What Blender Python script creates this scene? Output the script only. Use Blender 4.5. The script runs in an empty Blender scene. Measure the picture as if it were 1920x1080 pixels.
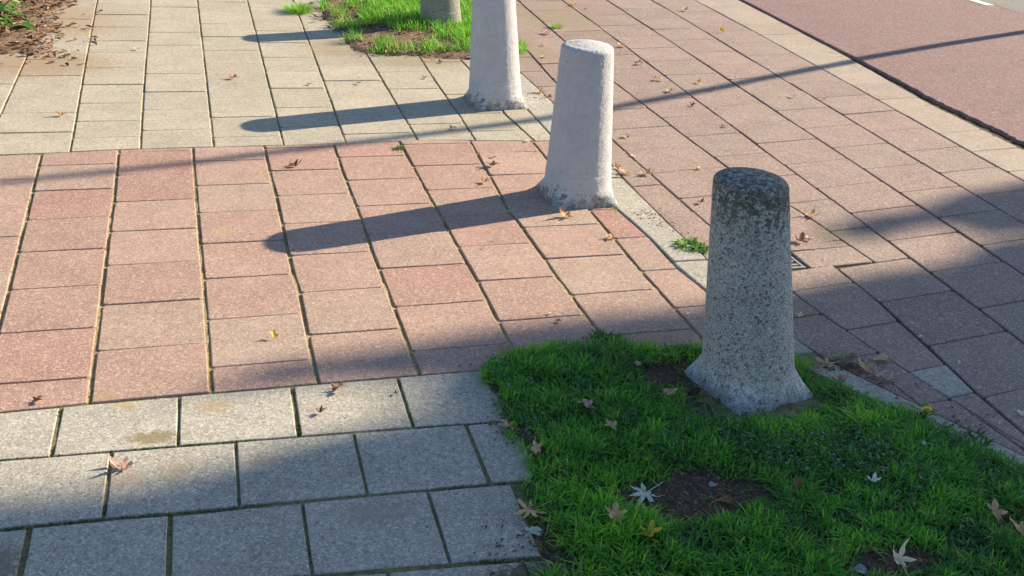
import bpy, bmesh, math, random
import numpy as np
from mathutils import Vector, Matrix, noise
R = math.radians
random.seed(7); rng = np.random.default_rng(7)
scene = bpy.context.scene
col = scene.collection

# ------------------------------------------------------------------ camera
F_PX, PITCH, ROLL, YAW = 2013.09487, 0.442902454, 0.0714401902, 0.311530157
CAM = np.array([0.598631974, -4.13319967, 1.57583417])
fw = np.array([math.sin(YAW)*math.cos(PITCH), math.cos(YAW)*math.cos(PITCH), -math.sin(PITCH)])
rt = np.cross(fw, [0, 0, 1]); rt /= np.linalg.norm(rt); up = np.cross(rt, fw)
rt, up = rt*math.cos(ROLL)+up*math.sin(ROLL), -rt*math.sin(ROLL)+up*math.cos(ROLL)
cd = bpy.data.cameras.new('camera'); cam = bpy.data.objects.new('camera', cd); col.objects.link(cam)
cd.sensor_width = 36; cd.lens = F_PX/1920*36; cd.clip_start = .05; cd.clip_end = 500
M = Matrix.Identity(4)
for i in range(3):
    M[i][0] = rt[i]; M[i][1] = up[i]; M[i][2] = -fw[i]; M[i][3] = CAM[i]
cam.matrix_world = M; scene.camera = cam

# ------------------------------------------------------------------ light
SUN_AZ, SUN_EL = R(15.8), R(26.9)
SUN = np.array([math.cos(SUN_EL)*math.cos(SUN_AZ), math.cos(SUN_EL)*math.sin(SUN_AZ), math.sin(SUN_EL)])
w = bpy.data.worlds.new('World'); scene.world = w; w.use_nodes = True
nt = w.node_tree; bg = nt.nodes['Background']
sky = nt.nodes.new('ShaderNodeTexSky'); sky.sky_type = 'NISHITA'; sky.sun_disc = False
sky.sun_elevation = SUN_EL; sky.sun_rotation = math.pi/2-SUN_AZ
sky.air_density = 1.0; sky.dust_density = .4; sky.ozone_density = 2.2
nt.links.new(sky.outputs[0], bg.inputs[0]); bg.inputs[1].default_value = .082
sl = bpy.data.lights.new('sun', 'SUN'); sun = bpy.data.objects.new('sun', sl); col.objects.link(sun)
sl.energy = 5.0; sl.angle = R(.53); sl.color = (1, .85, .62)
sun.rotation_euler = Vector(-SUN).to_track_quat('-Z', 'Y').to_euler()
scene.view_settings.view_transform = 'Standard'; scene.view_settings.look = 'None'
scene.view_settings.gamma = 1; scene.view_settings.exposure = 1.2
scene.render.engine = 'CYCLES'

# ------------------------------------------------------------------ helpers
def G(px, py, z=0.0):
    """point of the ground seen at a photograph pixel (metres)"""
    d = fw+rt*(px-960)/F_PX+up*(540-py)/F_PX
    t = (z-CAM[2])/d[2]
    return CAM+t*d
def UV(px, py):
    g = G(px, py); return (g[0]/.3, -g[1]/.3)
def P(u, v, z=0.0): return (u*.3, -v*.3, z)
def tag(o, label=None, cat=None, group=None, kind=None):
    if label: o['label'] = label
    if cat: o['category'] = cat
    if group: o['group'] = group
    if kind: o['kind'] = kind
    return o
def link(name, me, mat, parent=None, loc=None):
    o = bpy.data.objects.new(name, me); col.objects.link(o)
    if mat: me.materials.append(mat)
    if parent: o.parent = parent
    if loc is not None: o.location = loc
    return o
def mesh(name, verts, faces, smooth=False):
    me = bpy.data.meshes.new(name); me.from_pydata([tuple(map(float, v)) for v in verts], [], faces)
    if smooth: me.polygons.foreach_set('use_smooth', [True]*len(me.polygons))
    me.update(); return me
def fast_mesh(name, V, F, tone=None, smooth=True):
    """V (n,3), F (m,k) all faces with k corners; tone (n,) per vertex value"""
    me = bpy.data.meshes.new(name)
    V = np.asarray(V, np.float32); F = np.asarray(F, np.int32); k = F.shape[1]
    me.vertices.add(len(V)); me.vertices.foreach_set('co', V.ravel())
    me.loops.add(F.size); me.loops.foreach_set('vertex_index', F.ravel())
    me.polygons.add(len(F))
    me.polygons.foreach_set('loop_start', np.arange(0, F.size, k, dtype=np.int32))
    me.polygons.foreach_set('loop_total', np.full(len(F), k, np.int32))
    me.polygons.foreach_set('use_smooth', np.full(len(F), smooth))
    me.update(calc_edges=True); me.validate()
    if tone is not None:
        a = me.attributes.new('tone', 'FLOAT', 'POINT'); a.data.foreach_set('value', np.asarray(tone, np.float32))
    return me
def sm(a, b, x):
    t = np.clip((x-a)/(b-a), 0, 1); return t*t*(3-2*t)
def vnoise(x, y, s, seed=0):
    """cheap smooth value noise on arrays, range about -1..1"""
    x = np.asarray(x)*s+seed*17.3; y = np.asarray(y)*s-seed*9.1
    xi = np.floor(x); yi = np.floor(y); fx = x-xi; fy = y-yi
    fx = fx*fx*(3-2*fx); fy = fy*fy*(3-2*fy)
    def h(a, b):
        n = np.sin(a*127.1+b*311.7+seed*74.7)*43758.5453; return (n-np.floor(n))*2-1
    return (h(xi, yi)*(1-fx)+h(xi+1, yi)*fx)*(1-fy)+(h(xi, yi+1)*(1-fx)+h(xi+1, yi+1)*fx)*fy
def sdf(poly, X, Y):
    """signed distance to a polygon, positive inside"""
    poly = np.asarray(poly, float); d = np.full(X.shape, 1e9); ins = np.zeros(X.shape, bool)
    for i in range(len(poly)):
        a = poly[i]; b = poly[(i+1) % len(poly)]
        e = b-a; L = max(e@e, 1e-12)
        t = np.clip(((X-a[0])*e[0]+(Y-a[1])*e[1])/L, 0, 1)
        d = np.minimum(d, np.hypot(X-a[0]-t*e[0], Y-a[1]-t*e[1]))
        c = ((a[1] > Y) != (b[1] > Y)) & (X < (b[0]-a[0])*(Y-a[1])/(b[1]-a[1]+1e-12)+a[0])
        ins ^= c
    return np.where(ins, d, -d)
def gpoly(pts): return [tuple(G(*q)[:2]) for q in pts]

# ------------------------------------------------------------------ node helpers
class NT:
    def __init__(s, name, rough=.85, spec=.3):
        s.m = bpy.data.materials.new(name); s.m.use_nodes = True; s.t = s.m.node_tree
        s.b = s.t.nodes['Principled BSDF']; s.b.inputs['Roughness'].default_value = rough
        s.b.inputs['Specular IOR Level'].default_value = spec
        s.co = s.n('ShaderNodeTexCoord').outputs['Object']
    def n(s, k, **kw):
        o = s.t.nodes.new(k)
        for a, b in kw.items(): setattr(o, a, b)
        return o
    def l(s, a, b): s.t.links.new(a, b)
    def noise(s, scale, detail=3, rough=.6, vec=None, dist=0):
        o = s.n('ShaderNodeTexNoise'); o.inputs['Scale'].default_value = scale
        o.inputs['Detail'].default_value = detail; o.inputs['Roughness'].default_value = rough
        o.inputs['Distortion'].default_value = dist
        s.l(vec or s.co, o.inputs['Vector']); return o.outputs[0]
    def cells(s, scale, vec=None):
        o = s.n('ShaderNodeTexVoronoi'); o.inputs['Scale'].default_value = scale
        s.l(vec or s.co, o.inputs['Vector'])
        sep = s.n('ShaderNodeSeparateColor'); s.l(o.outputs['Color'], sep.inputs[0])
        return sep.outputs[0], o.outputs['Distance'], sep.outputs[1]
    def ramp(s, v, stops, interp='LINEAR'):
        o = s.n('ShaderNodeValToRGB'); o.color_ramp.interpolation = interp; e = o.color_ramp.elements
        while len(e) < len(stops): e.new(.5)
        for x, (p, c) in zip(e, stops):
            x.position = p; x.color = (*c, 1) if len(c) == 3 else c
        s.l(v, o.inputs[0]); return o.outputs[0]
    def rng(s, v, a, b, c, d):
        o = s.n('ShaderNodeMapRange'); s.l(v, o.inputs[0])
        for i, x in enumerate((a, b, c, d)): o.inputs[i+1].default_value = x
        return o.outputs[0]
    def math(s, op, a, b=0.0):
        o = s.n('ShaderNodeMath', operation=op)
        for i, x in enumerate((a, b)):
            if isinstance(x, (int, float)): o.inputs[i].default_value = x
            else: s.l(x, o.inputs[i])
        return o.outputs[0]
    def mix(s, f, a, b, mode='MIX'):
        o = s.n('ShaderNodeMix', data_type='RGBA', blend_type=mode)
        for i, x in ((0, f), (6, a), (7, b)):
            if isinstance(x, (int, float)): o.inputs[i].default_value = x
            elif isinstance(x, tuple): o.inputs[i].default_value = (*x, 1)
            else: s.l(x, o.inputs[i])
        return o.outputs[2]
    def scale(s, c, f):
        o = s.n('ShaderNodeVectorMath', operation='SCALE'); s.l(c, o.inputs[0])
        if isinstance(f, (int, float)): o.inputs['Scale'].default_value = f
        else: s.l(f, o.inputs['Scale'])
        return o.outputs[0]
    def spot(s, x, y, r, sharp=.5):
        """mask of a stain with a ragged outline centred at a point of the ground"""
        mp = s.n('ShaderNodeVectorMath', operation='SUBTRACT'); s.l(s.co, mp.inputs[0]); mp.inputs[1].default_value = (x, y, 0)
        ml = s.n('ShaderNodeVectorMath', operation='MULTIPLY'); s.l(mp.outputs[0], ml.inputs[0]); ml.inputs[1].default_value = (1/r[0], 1/r[1], 0)
        ln = s.n('ShaderNodeVectorMath', operation='LENGTH'); s.l(ml.outputs[0], ln.inputs[0])
        nz = s.noise(60, 4, .7)
        v = s.math('ADD', ln.outputs['Value'], s.rng(nz, .3, .7, -.6, .6))
        return s.rng(v, sharp, 1.1, 1, 0)
    def bump(s, h, strength=.5, dist=.002):
        o = s.n('ShaderNodeBump'); o.inputs['Strength'].default_value = strength; o.inputs['Distance'].default_value = dist
        s.l(h, o.inputs['Height']); s.l(o.outputs[0], s.b.inputs['Normal'])
    def done(s, c):
        s.l(c, s.b.inputs['Base Color']); return s.m

def island(t):
    return t.n('ShaderNodeNewGeometry').outputs['Random Per Island']

def tile_mat(name, stops, light, dark, stains=(), grain=330, gl=.45, gd=.5, blot=(.86, 1.1), moss=.0):
    t = NT(name, .88, .25)
    rnd = island(t)
    base = t.ramp(rnd, stops)
    big = t.noise(5, 4, .6); base = t.scale(base, t.rng(big, .3, .7, *blot))
    med = t.noise(38, 3, .65); base = t.scale(base, t.rng(med, .3, .7, .9, 1.08))
    c1, d1, c2 = t.cells(grain)
    base = t.mix(t.rng(c1, .72, .95, 0, gl), base, light)
    base = t.mix(t.rng(c2, .76, .97, 0, gd), base, dark)
    c3, d3, c4 = t.cells(grain*.52)
    base = t.mix(t.rng(c3, .74, .97, 0, gl), base, light)
    base = t.mix(t.rng(c4, .78, .98, 0, gd), base, dark)
    # dirt / old stains
    dn = t.noise(9, 6, .7, dist=.6)
    base = t.mix(t.rng(dn, .60, .78, 0, .30), base, (.20, .155, .10))
    if moss: 
        mn = t.noise(14, 6, .75, dist=.4)
        base = t.mix(t.rng(mn, .62, .74, 0, moss), base, (.16, .15, .05))
    for (px, py, rx, ry, c, a) in stains:
        g = G(px, py); base = t.mix(t.math('MULTIPLY', t.spot(g[0], g[1], (rx, ry)), a), base, c)
    gum = t.n('ShaderNodeTexVoronoi'); gum.inputs['Scale'].default_value = 5.5; t.l(t.co, gum.inputs['Vector'])
    gd_ = t.math('ADD', gum.outputs['Distance'], t.rng(t.noise(120, 3, .7), .3, .7, -.02, .02))
    base = t.mix(t.rng(gd_, .035, .055, .55, 0), base, (.17, .15, .13))
    base = t.mix(t.rng(t.noise(85, 5, .8), .66, .74, 0, .45), base, dark)
    fine = t.noise(700, 2, .7)
    h = t.math('ADD', t.math('MULTIPLY', c1, .6), t.math('ADD', fine, t.math('MULTIPLY', t.noise(160, 3, .7), .9)))
    t.bump(h, .55, .0016)
    return t.done(base)

BR = (.22, .14, .07)
M_red = tile_mat('red_concrete_tile', [(0, (.34, .225, .182)), (.3, (.37, .26, .212)), (.5, (.35, .212, .172)), (.7, (.365, .28, .226)), (.88, (.335, .24, .195)), (1, (.325, .175, .148))],
                 (.66, .50, .42), (.20, .10, .075),
                 [(420, 435, .035, .045, (.38, .36, .16), .35), (190, 745, .05, .03, (.33, .24, .12), .5), (950, 655, .07, .04, BR, .6), (1200, 640, .2, .05, BR, .35)])
M_grey = tile_mat('grey_concrete_tile', [(0, (.35, .325, .27)), (.5, (.385, .36, .30)), (1, (.36, .335, .285))],
                  (.72, .69, .62), (.13, .12, .105),
                  [(287, 820, .075, .035, (.20, .16, .07), .8), (235, 758, .03, .03, (.42, .27, .10), .6), (400, 762, .06, .035, (.38, .27, .12), .5),
                   (330, 882, .04, .04, (.33, .27, .15), .5), (225, 900, .07, .03, (.34, .27, .18), .5), (700, 962, .10, .06, (.28, .22, .17), .5),
                   (500, 865, .06, .02, (.30, .24, .18), .5), (5, 1060, .05, .08, (.16, .13, .08), .7), (1000, 1075, .12, .05, (.10, .08, .05), .9)], gl=.42)
M_greyfar = tile_mat('weathered_grey_tile', [(0, (.375, .335, .265)), (.5, (.41, .365, .29)), (1, (.36, .32, .255))],
                     (.64, .59, .5), (.17, .15, .11),
                     [(60, 120, .5, .35, (.30, .20, .115), .7), (140, 40, .35, .6, (.33, .23, .14), .6), (790, 115, .4, .16, (.24, .19, .10), .6),
                      (640, 90, .3, .3, (.25, .18, .1), .5)], moss=.25)
M_redband = tile_mat('worn_red_tile', [(0, (.25, .185, .158)), (.35, (.285, .208, .178)), (.6, (.262, .195, .165)), (.8, (.292, .198, .17)), (1, (.235, .17, .148))],
                     (.56, .47, .42), (.14, .09, .07),
                     [(1040, 30, .5, .5, (.26, .205, .14), .7), (1000, 100, .2, .5, (.26, .2, .14), .6), (1560, 690, .16, .07, (.07, .05, .035), .9),
                      (1250, 440, .05, .12, (.16, .11, .06), .7), (1180, 270, .12, .05, BR, .3), (1560, 440, .14, .06, (.27, .22, .12), .5), (1505, 590, .05, .05, (.22, .2, .08), .5)], blot=(.84, 1.12))
M_edge = tile_mat('pale_concrete_tile', [(0, (.325, .262, .21)), (.5, (.355, .29, .235)), (1, (.31, .245, .20))], (.56, .50, .44), (.18, .13, .1))
M_kerb = tile_mat('kerb_concrete', [(0, (.33, .305, .255)), (1, (.37, .345, .29))], (.6, .6, .56), (.14, .13, .10), moss=.4, grain=260)
def simple_rough(name, a, b, c, sc=60, bump=.8, bd=.004, rough=.95):
    t = NT(name, rough, .15)
    n = t.noise(sc, 6, .75); base = t.ramp(n, [(.3, a), (.5, b), (.7, c)])
    c1, d1, c2 = t.cells(sc*4)
    base = t.scale(base, t.rng(c1, 0, 1, .7, 1.25))
    t.bump(t.math('ADD', t.noise(sc*3, 5, .75), t.math('MULTIPLY', c2, .5)), bump, bd)
    return t.done(base)
M_jointnear = simple_rough('mossy_joint', (.10, .095, .045), (.20, .185, .095), (.14, .17, .06), 30, .7, .002)
M_joint = simple_rough('mossy_joint_sand', (.16, .125, .055), (.34, .28, .14), (.23, .23, .08), 24, .7, .002)
M_jointdark = simple_rough('dark_joint_soil', (.04, .035, .02), (.075, .065, .035), (.07, .08, .03), 30, .7, .002)
M_soil = simple_rough('dark_soil', (.055, .042, .032), (.10, .075, .056), (.17, .135, .10), 45, 1, .008)
M_drysoil = simple_rough('dry_soil', (.11, .07, .048), (.22, .145, .10), (.32, .23, .16), 40, 1, .006)

def asphalt(name, a, light, dark, gl=.5):
    t = NT(name, .9, .25)
    base = t.scale(t.ramp(t.noise(3, 4, .6), [(.3, tuple(x*.93 for x in a)), (.7, tuple(x*1.06 for x in a))]), 1.0)
    c1, d1, c2 = t.cells(230)
    base = t.mix(t.rng(c1, .6, .95, 0, gl), base, light); base = t.mix(t.rng(c2, .7, .97, 0, .6), base, dark)
    c3, d3, c4 = t.cells(95)
    base = t.mix(t.rng(c3, .78, .98, 0, gl), base, light); base = t.mix(t.rng(c4, .85, 1, 0, .5), base, dark)
    t.bump(t.math('ADD', c1, t.noise(300, 3, .7)), .9, .003)
    return t.done(base)
M_cycle = asphalt('red_asphalt', (.215, .13, .13), (.45, .34, .32), (.09, .05, .05))
M_road = asphalt('grey_asphalt', (.21, .20, .185), (.40, .38, .35), (.08, .075, .07))
def plain(name, c, rough=.6, spec=.4, metal=0, var=.12, sc=80):
    t = NT(name, rough, spec); t.b.inputs['Metallic'].default_value = metal
    n = t.noise(sc, 4, .6); o = t.scale(t.ramp(n, [(.3, tuple(x*(1-var) for x in c)), (.7, tuple(x*(1+var) for x in c))]), 1)
    t.bump(n, .2, .001); return t.done(o)
M_white = plain('road_paint', (.78, .77, .73), .7)
M_iron = plain('worn_iron', (.30, .28, .27), .55, .5, .6)

# ------------------------------------------------------------------ paving
def fn(pts):
    """pts [(v,u)] -> u(v), linear, extended straight at both ends"""
    pts = sorted(pts); V = np.array([a for a, b in pts]); U = np.array([b for a, b in pts])
    def f(v):
        if v <= V[0]: return U[0]
        if v >= V[-1]: return U[-1]
        return float(np.interp(v, V, U))
    return f
def line(*px, ext=None):
    pts = [(UV(*q)[1], UV(*q)[0]) for q in px]; pts.sort()
    if len(pts) > 3:      # measured points, mostly smoothed
        v_ = np.array([a for a, b in pts]); u_ = np.array([b for a, b in pts]); c_ = np.polyfit(v_, u_, 2 if len(pts) > 5 else 1); q_ = np.polyval(c_, v_)
        pts = [(a, q+(b-q)*.3) for (a, b), q in zip(pts, q_)]
    if ext: pts = [(v, u) for v, u in ext if v < pts[0][0]]+pts+[(v, u) for v, u in ext if v > pts[-1][0]]
    return fn(pts)

class Tiles:
    """one sheet of paving: every tile a bevelled slab, slightly out of true"""
    def __init__(s, name, mat, umin=None, umax=None, vmin=None, vmax=None):
        s.name, s.mat, s.V, s.F = name, mat, [], []
        s.umin, s.umax, s.vmin, s.vmax = umin, umax, vmin, vmax
    def tile(s, L, Rr, v0, v1, gl=.011, gr=.011, g0=.003, g1=.003, slope=0.0, z=None, bev=.0035, rough=.0011, tilt=.006):
        """L,Rr: u(v); v0 top, v1 bottom (numbers at the RIGHT side; left is + slope*width)"""
        n = 7
        jx = [random.uniform(-1, 1) for _ in range(4)]
        def ring(ins, zz, jit):
            pts = []
            def add(u, v):
                if s.umin: u = max(u, s.umin(v)+(.004+ins)/.3)
                if s.umax: u = min(u, s.umax(v)-(.004+ins)/.3)
                if s.vmin: v = max(v, s.vmin(u)+(.003+ins)/.3)
                if s.vmax: v = min(v, s.vmax(u)-(.003+ins)/.3)
                pts.append([u, v])
            def corner(k, t, side):   # parametric quad
                pass
            def pt(a, b):
                # a across 0..1, b along 0..1 ; rounded corners
                vv = v0+(v1-v0)*b; uL = L(vv)+(gl/2+ins)/.3; uR = Rr(vv)-(gr/2+ins)/.3
                u = uL+(uR-uL)*a
                vs = slope*(uR-uL)*(1-a)
                lo = v0+(g0/2+ins)/.3+vs; hi = v1-(g1/2+ins)/.3+vs
                return u, lo+(hi-lo)*b
            e = [0, .03, .2, .4, .6, .8, .97]
            for a in e: add(*pt(a, 0))
            for b in e: add(*pt(1, b))
            for a in e: add(*pt(1-a, 1))
            for b in e: add(*pt(0, 1-b))
            out = []
            N = len(pts)
            for i, (u, v) in enumerate(pts):
                if i % n == 0:   # round the corner
                    a = pts[i-1]; b = pts[(i+1) % N]; u = u*.2+(a[0]+b[0])*.4; v = v*.2+(a[1]+b[1])*.4
                x, y = u*.3, -v*.3
                if jit:
                    x += noise.noise((x*60, y*60, 3.1))*rough*1.6; y += noise.noise((x*60, y*60, 9.7))*rough*1.6
                out.append((x, y, zz))
            return out
        uc = (L((v0+v1)/2)+Rr((v0+v1)/2))/2
        zc = max(-.0013, min(.0016, random.gauss(0, .0010))) if z is None else z
        tx, ty = random.gauss(0, tilt), random.gauss(0, tilt)
        tx = max(-.012, min(.012, tx)); ty = max(-.012, min(.012, ty))
        r0 = ring(0, -.03, False); r1 = ring(0, -bev, True); r2 = ring(bev*.35, -bev*.3, True); r3 = ring(bev, 0, True)
        xs = [p[0] for p in r3]; ys = [p[1] for p in r3]
        if max(xs)-min(xs) < .02 or max(ys)-min(ys) < .012: return
        area = 0
        for i in range(len(r3)):
            a = r3[i]; b = r3[(i+1) % len(r3)]; area += a[0]*b[1]-a[1]*b[0]
        if abs(area)/2 < .0006: return
        cx, cy = sum(xs)/len(xs), sum(ys)/len(ys)
        base = len(s.V)
        for rg in (r0, r1, r2, r3):
            for (x, y, zz) in rg:
                s.V.append((x, y, zz+zc+(x-cx)*tx*.6+(y-cy)*ty*.6))
        N = len(r0)
        for k in range(3):
            for i in range(N):
                j = (i+1) % N
                s.F.append((base+k*N+j, base+k*N+i, base+(k+1)*N+i, base+(k+1)*N+j))
        s.F.append(tuple(base+3*N+i for i in reversed(range(N))))
    def column(s, L, Rr, joints, **kw):
        j = sorted(joints)
        for a, b in zip(j[:-1], j[1:]): s.tile(L, Rr, a, b, **kw)
    def build(s, label=None):
        me = mesh(s.name, s.V, [f[::-1] for f in s.F])
        bm = bmesh.new(); bm.from_mesh(me); bmesh.ops.recalc_face_normals(bm, faces=bm.faces); bm.to_mesh(me); bm.free()
        o = link(s.name, me, s.mat); tag(o, label, None, None, 'structure'); return o

def rows(anchor, lo, hi, pitch=lambda v: 1.0):
    out = [anchor]; v = anchor
    while v > lo: v -= pitch(v); out.append(v)
    v = anchor
    while v < hi: v += 1.0; out.append(v)
    return sorted(out)

KI = fn([(-30, 7.9), (-6, 7.75), (-1.2, 7.62), (.96, 7.53), (2, 7.59), (2.95, 7.56), (5.36, 7.8), (5.65, 7.92), (5.9, 8.02), (6.47, 8.38), (7.01, 8.62), (7.33, 8.80), (9, 9.9), (13, 13)])
KO = fn([(-30, 8.6), (-6.1, 8.31), (-4.3, 8.30), (.08, 8.08), (1.2, 8.05), (1.74, 8.03), (4.9, 8.07), (5.16, 8.14), (5.67, 8.28), (5.98, 8.44), (6.33, 8.58), (6.72, 8.76), (7.35, 9.06), (9, 10.2), (13, 13.4)])

# red crossing in front of the bollards
top_f = fn([(-30, -2.0), (-.6, -2.03), (.3, -2.06), (1.27, -2.13), (2.3, -2.13), (3.3, -2.12), (5.6, -2.2), (7.5, -2.0), (9, -2.0)])
bot_f = fn([(-30, 5.0), (.25, 5.0), (1, 4.97), (3.97, 4.98), (4.6, 5.0), (5.2, 4.85), (9, 4.85)])
A = Tiles('red_pavement', M_red, umax=KI, vmin=top_f, vmax=bot_f)
J = {0: line((77, 290), (50, 410), (33, 475), (17, 547), (0, 600)), 1: line((222, 283), (217, 375), (208, 405), (200, 465), (193, 533), (183, 613), (173, 705), (168, 755)),
     2: line((363, 279), (363, 330), (370, 400), (375, 457), (383, 523), (388, 598), (393, 685), (395, 735)),
     3: line((497, 278), (505, 330), (520, 363), (533, 448), (547, 512), (567, 548), (583, 673), (598, 718)),
     4: line((627, 275), (645, 330), (657, 360), (670, 388), (683, 420), (697, 473), (723, 540), (753, 615), (787, 700)),
     5: line((753, 270), (797, 360), (827, 405), (858, 462), (900, 528), (933, 602), (960, 655)),
     6: line((880, 262), (935, 355), (947, 400), (968, 410), (1003, 455), (1020, 477), (1043, 518), (1070, 553), (1093, 587), (1123, 620)),
     7: line((995, 262), (1110, 398), (1153, 448), (1200, 510), (1263, 577), (1310, 625)), 8: (lambda v: 8.3)}
J[-1] = lambda v: -1.0; J[-2] = lambda v: -2.0; J[-3] = lambda v: -3.0
for k in range(-3, 8):
    off = 0 if k % 2 else .5
    A.column(J[k], J[k+1], [off+i for i in range(-4, 7)], gl=.0115, gr=.0115, g0=.004, g1=.004)
A.build('worn red concrete crossing in front of the bollards')

# upper grey paving
B = Tiles('grey_pavement', M_greyfar, umax=KI, vmax=lambda u: top_f(u))
BL = [line((-77, 100), (-40, 160), (-110, 290)), line((43, 130), (0, 240), (-22, 285)), line((130, 285), (143, 230), (152, 170), (160, 120), (170, 60), (183, 0)), line((265, 277), (267, 200), (272, 110), (281, 40), (283, 0)),
      line((400, 275), (393, 200), (385, 130), (378, 70), (370, 0)), line((530, 270), (515, 200), (497, 130), (480, 60), (463, 0)), line((645, 265), (625, 200), (600, 130), (575, 65), (548, 0)),
      line((780, 260), (742, 190), (700, 120), (655, 50)), line((890, 262), (860, 210), (812, 150), (790, 110)), line((1000, 262), (948, 215), (900, 150))]
BL = [(lambda v: -2.0), (lambda v: -.85)] + BL[2:]
jr = {1: [-3.03, -4.06, -5.24, -6.32], 2: [-2.72, -3.54, -4.55, -5.71, -6.85, -8.03, -9.0, -10.26, -11.49], 3: [-3.02, -4.12, -5.18, -6.4, -7.63, -8.6, -9.78, -11.03, -12.36],
      4: [-2.6, -3.64, -4.76, -5.91, -7.11, -8.2, -9.35, -10.58, -11.82], 5: [-3.05, -4.1, -5.33, -6.52, -7.6, -8.82, -9.92, -11.17, -12.36],
      6: [-2.6, -3.6, -4.66, -5.8, -6.91], 7: [-3.05, -4.1, -5.2, -6.4], 8: [-2.6, -3.6, -4.8, -6.0], 0: [-2.6, -3.6, -4.7, -5.8], 9: [-3.0, -4.1, -5.2]}
for k in range(len(BL)):
    L_ = BL[k]; R_ = BL[k+1] if k+1 < len(BL) else (lambda v: 8.4)
    js = sorted(jr.get(k, jr[0])+[-1.6])
    while js[0] > -24: js.insert(0, js[0]-1.17)
    B.column(L_, R_, js, gl=.009, gr=.009, g0=.0045, g1=.0045, tilt=.008)
B.build('beige grey concrete slabs beyond the red crossing')

# near grey paving, rows run across
def hl(*px): 
    pts = sorted([UV(*q) for q in px])
    if len(pts) > 3:
        c_ = np.polyfit([a for a, b in pts], [b for a, b in pts], 1); pts = [(a, float(np.polyval(c_, a))*.75+b*.25) for a, b in pts]
    return fn(pts)
H = [hl((0, 775), (175, 755), (390, 737), (600, 718), (790, 703), (905, 695)), hl((0, 863), (105, 857), (330, 835), (550, 818), (765, 800), (940, 793)),
     hl((0, 995), (195, 970), (330, 965), (450, 950), (690, 925), (915, 908), (980, 905)), hl((-200, 1140), (600, 1080), (840, 1057), (960, 1048), (1050, 1045))]
H.append(lambda u: H[3](u)+.97); H.append(lambda u: H[3](u)+1.95); H.append(lambda u: H[3](u)+2.93)
Cc = Tiles('grey_pavement', M_grey)
offs = [.74, .19, .65, .16, .65, .16]
gaps = [(.001, .002), (.002, .010), (.010, .010), (.013, .013), (.013, .013), (.013, .013)]
ends = [4.72, 4.70, 4.35, 4.5, 4.5, 4.5]
for r in range(6):
    u = offs[r]-4
    while u < 4.6:
        a, b = u, min(u+1, ends[r]); u += 1.0
        if b-a < .1: continue
        a += random.uniform(-.015, .015)
        Cc.umin = None
        hi, lo = H[r], H[r+1]
        Cc.vmin = lambda uu, h=hi, g=gaps[r][0]: h(uu)+g/.6
        Cc.vmax = lambda uu, h=lo, g=gaps[r][1]: h(uu)-g/.6
        sk = -.02 if r < 3 else -.01
        La = lambda v, a=a, r=r, sk=sk: a+sk*(v-(5+r*.9)); Ra = lambda v, b=b, r=r, sk=sk: b+sk*(v-(5+r*.9))
        Cc.tile(La, Ra, min(hi(a), hi(b))-.3, max(lo(a), lo(b))+.3, gl=.011, gr=.011, g0=0, g1=0, bev=.003, tilt=.003, z=random.gauss(0, .0006))
Cc.build('large grey concrete slabs beside the near grass')

# red band along the road
L0 = line((1385, 0), (1600, 107), (1720, 190), (1800, 225), (1920, 275), ext=[(-30, 18.2), (3, 16.1), (30, 15)])
E1 = [(-30, 17.0), (2.5, 14.5), (8, 14.1), (30, 12.5)]; E2 = [(-30, 15.6), (5, 13.1), (9, 12.8), (30, 11.5)]
L1 = line((1302, 0), (1383, 42), (1452, 79), (1501, 108), (1543, 130), (1586, 153), (1670, 202), (1767, 256), (1860, 309), (1920, 337), ext=E1)
L2 = line((1219, 0), (1274, 29), (1344, 72), (1397, 105), (1464, 146), (1524, 183), (1573, 211), (1688, 283), (1802, 350), (1839, 371), (1920, 418), ext=E2)
L3 = line((1136, 0), (1240, 66), (1302, 105), (1376, 156), (1469, 219), (1536, 263), (1624, 322), (1716, 384), (1760, 410), (1841, 460), (1920, 514), ext=[(-30, 14.2), (7, 11.9), (12, 11.7), (30, 11)])
L4 = line((1052, 0), (1102, 33), (1166, 81), (1251, 147), (1330, 206), (1392, 250), (1443, 294), (1531, 354), (1598, 402), (1670, 454), (1746, 511), (1790, 544), (1839, 580), (1920, 648), ext=[(-30, 12.9), (8, 10.5), (12, 10.3)])
L5a = line((976, 11), (1028, 47), (1062, 74), (1152, 153), (1209, 197), (1272, 250), (1350, 318), (1460, 375), (1503, 391), (1531, 411), (1596, 460), (1628, 485), ext=[(-30, 11.6)])
L5b = line((1568, 501), (1582, 515), (1600, 528), (1647, 562), (1684, 602), (1725, 637), (1772, 683), (1823, 729), ext=[(8, 9.3), (12, 9.2)])
L5 = lambda v: L5a(v) if v < 3.1 else L5b(v)
L6 = line((979, 95), (1043, 148), (1147, 250), (1191, 292), (1279, 375), (1323, 425), (1484, 568), (1566, 618), (1648, 670), (1707, 702), (1784, 743), (1857, 782), (1920, 816), ext=[(-30, 9.3), (9, 9.9)])
D = Tiles('red_pavement', M_redband, umin=KO)
pt_ = lambda v: 1.06+.012*max(0, -v)
kw = dict(gl=.008, gr=.008, g0=.004, g1=.004, slope=.14)
D.column(L1 if 0 else L2, L1, rows(-.05, -20, 10, pt_), **kw)
D.column(L3, L2, rows(.72, -20, 10, pt_), **kw)
D.column(L4, L3, rows(.39, -20, 10, pt_), **kw)
c45 = [v for v in rows(2.07, -20, 3, pt_) if v < 2.5]
D.column(L5a, L4, c45+[3.11], **kw)
D.column(L5b, L4, [3.11, 4.08, 5.13, 6.19, 7.2, 8.2, 9.2], **kw)
D.column(L6, L5a, [v for v in rows(1.6, -20, 1, pt_) if v < 1.7]+[], **kw)
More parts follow.
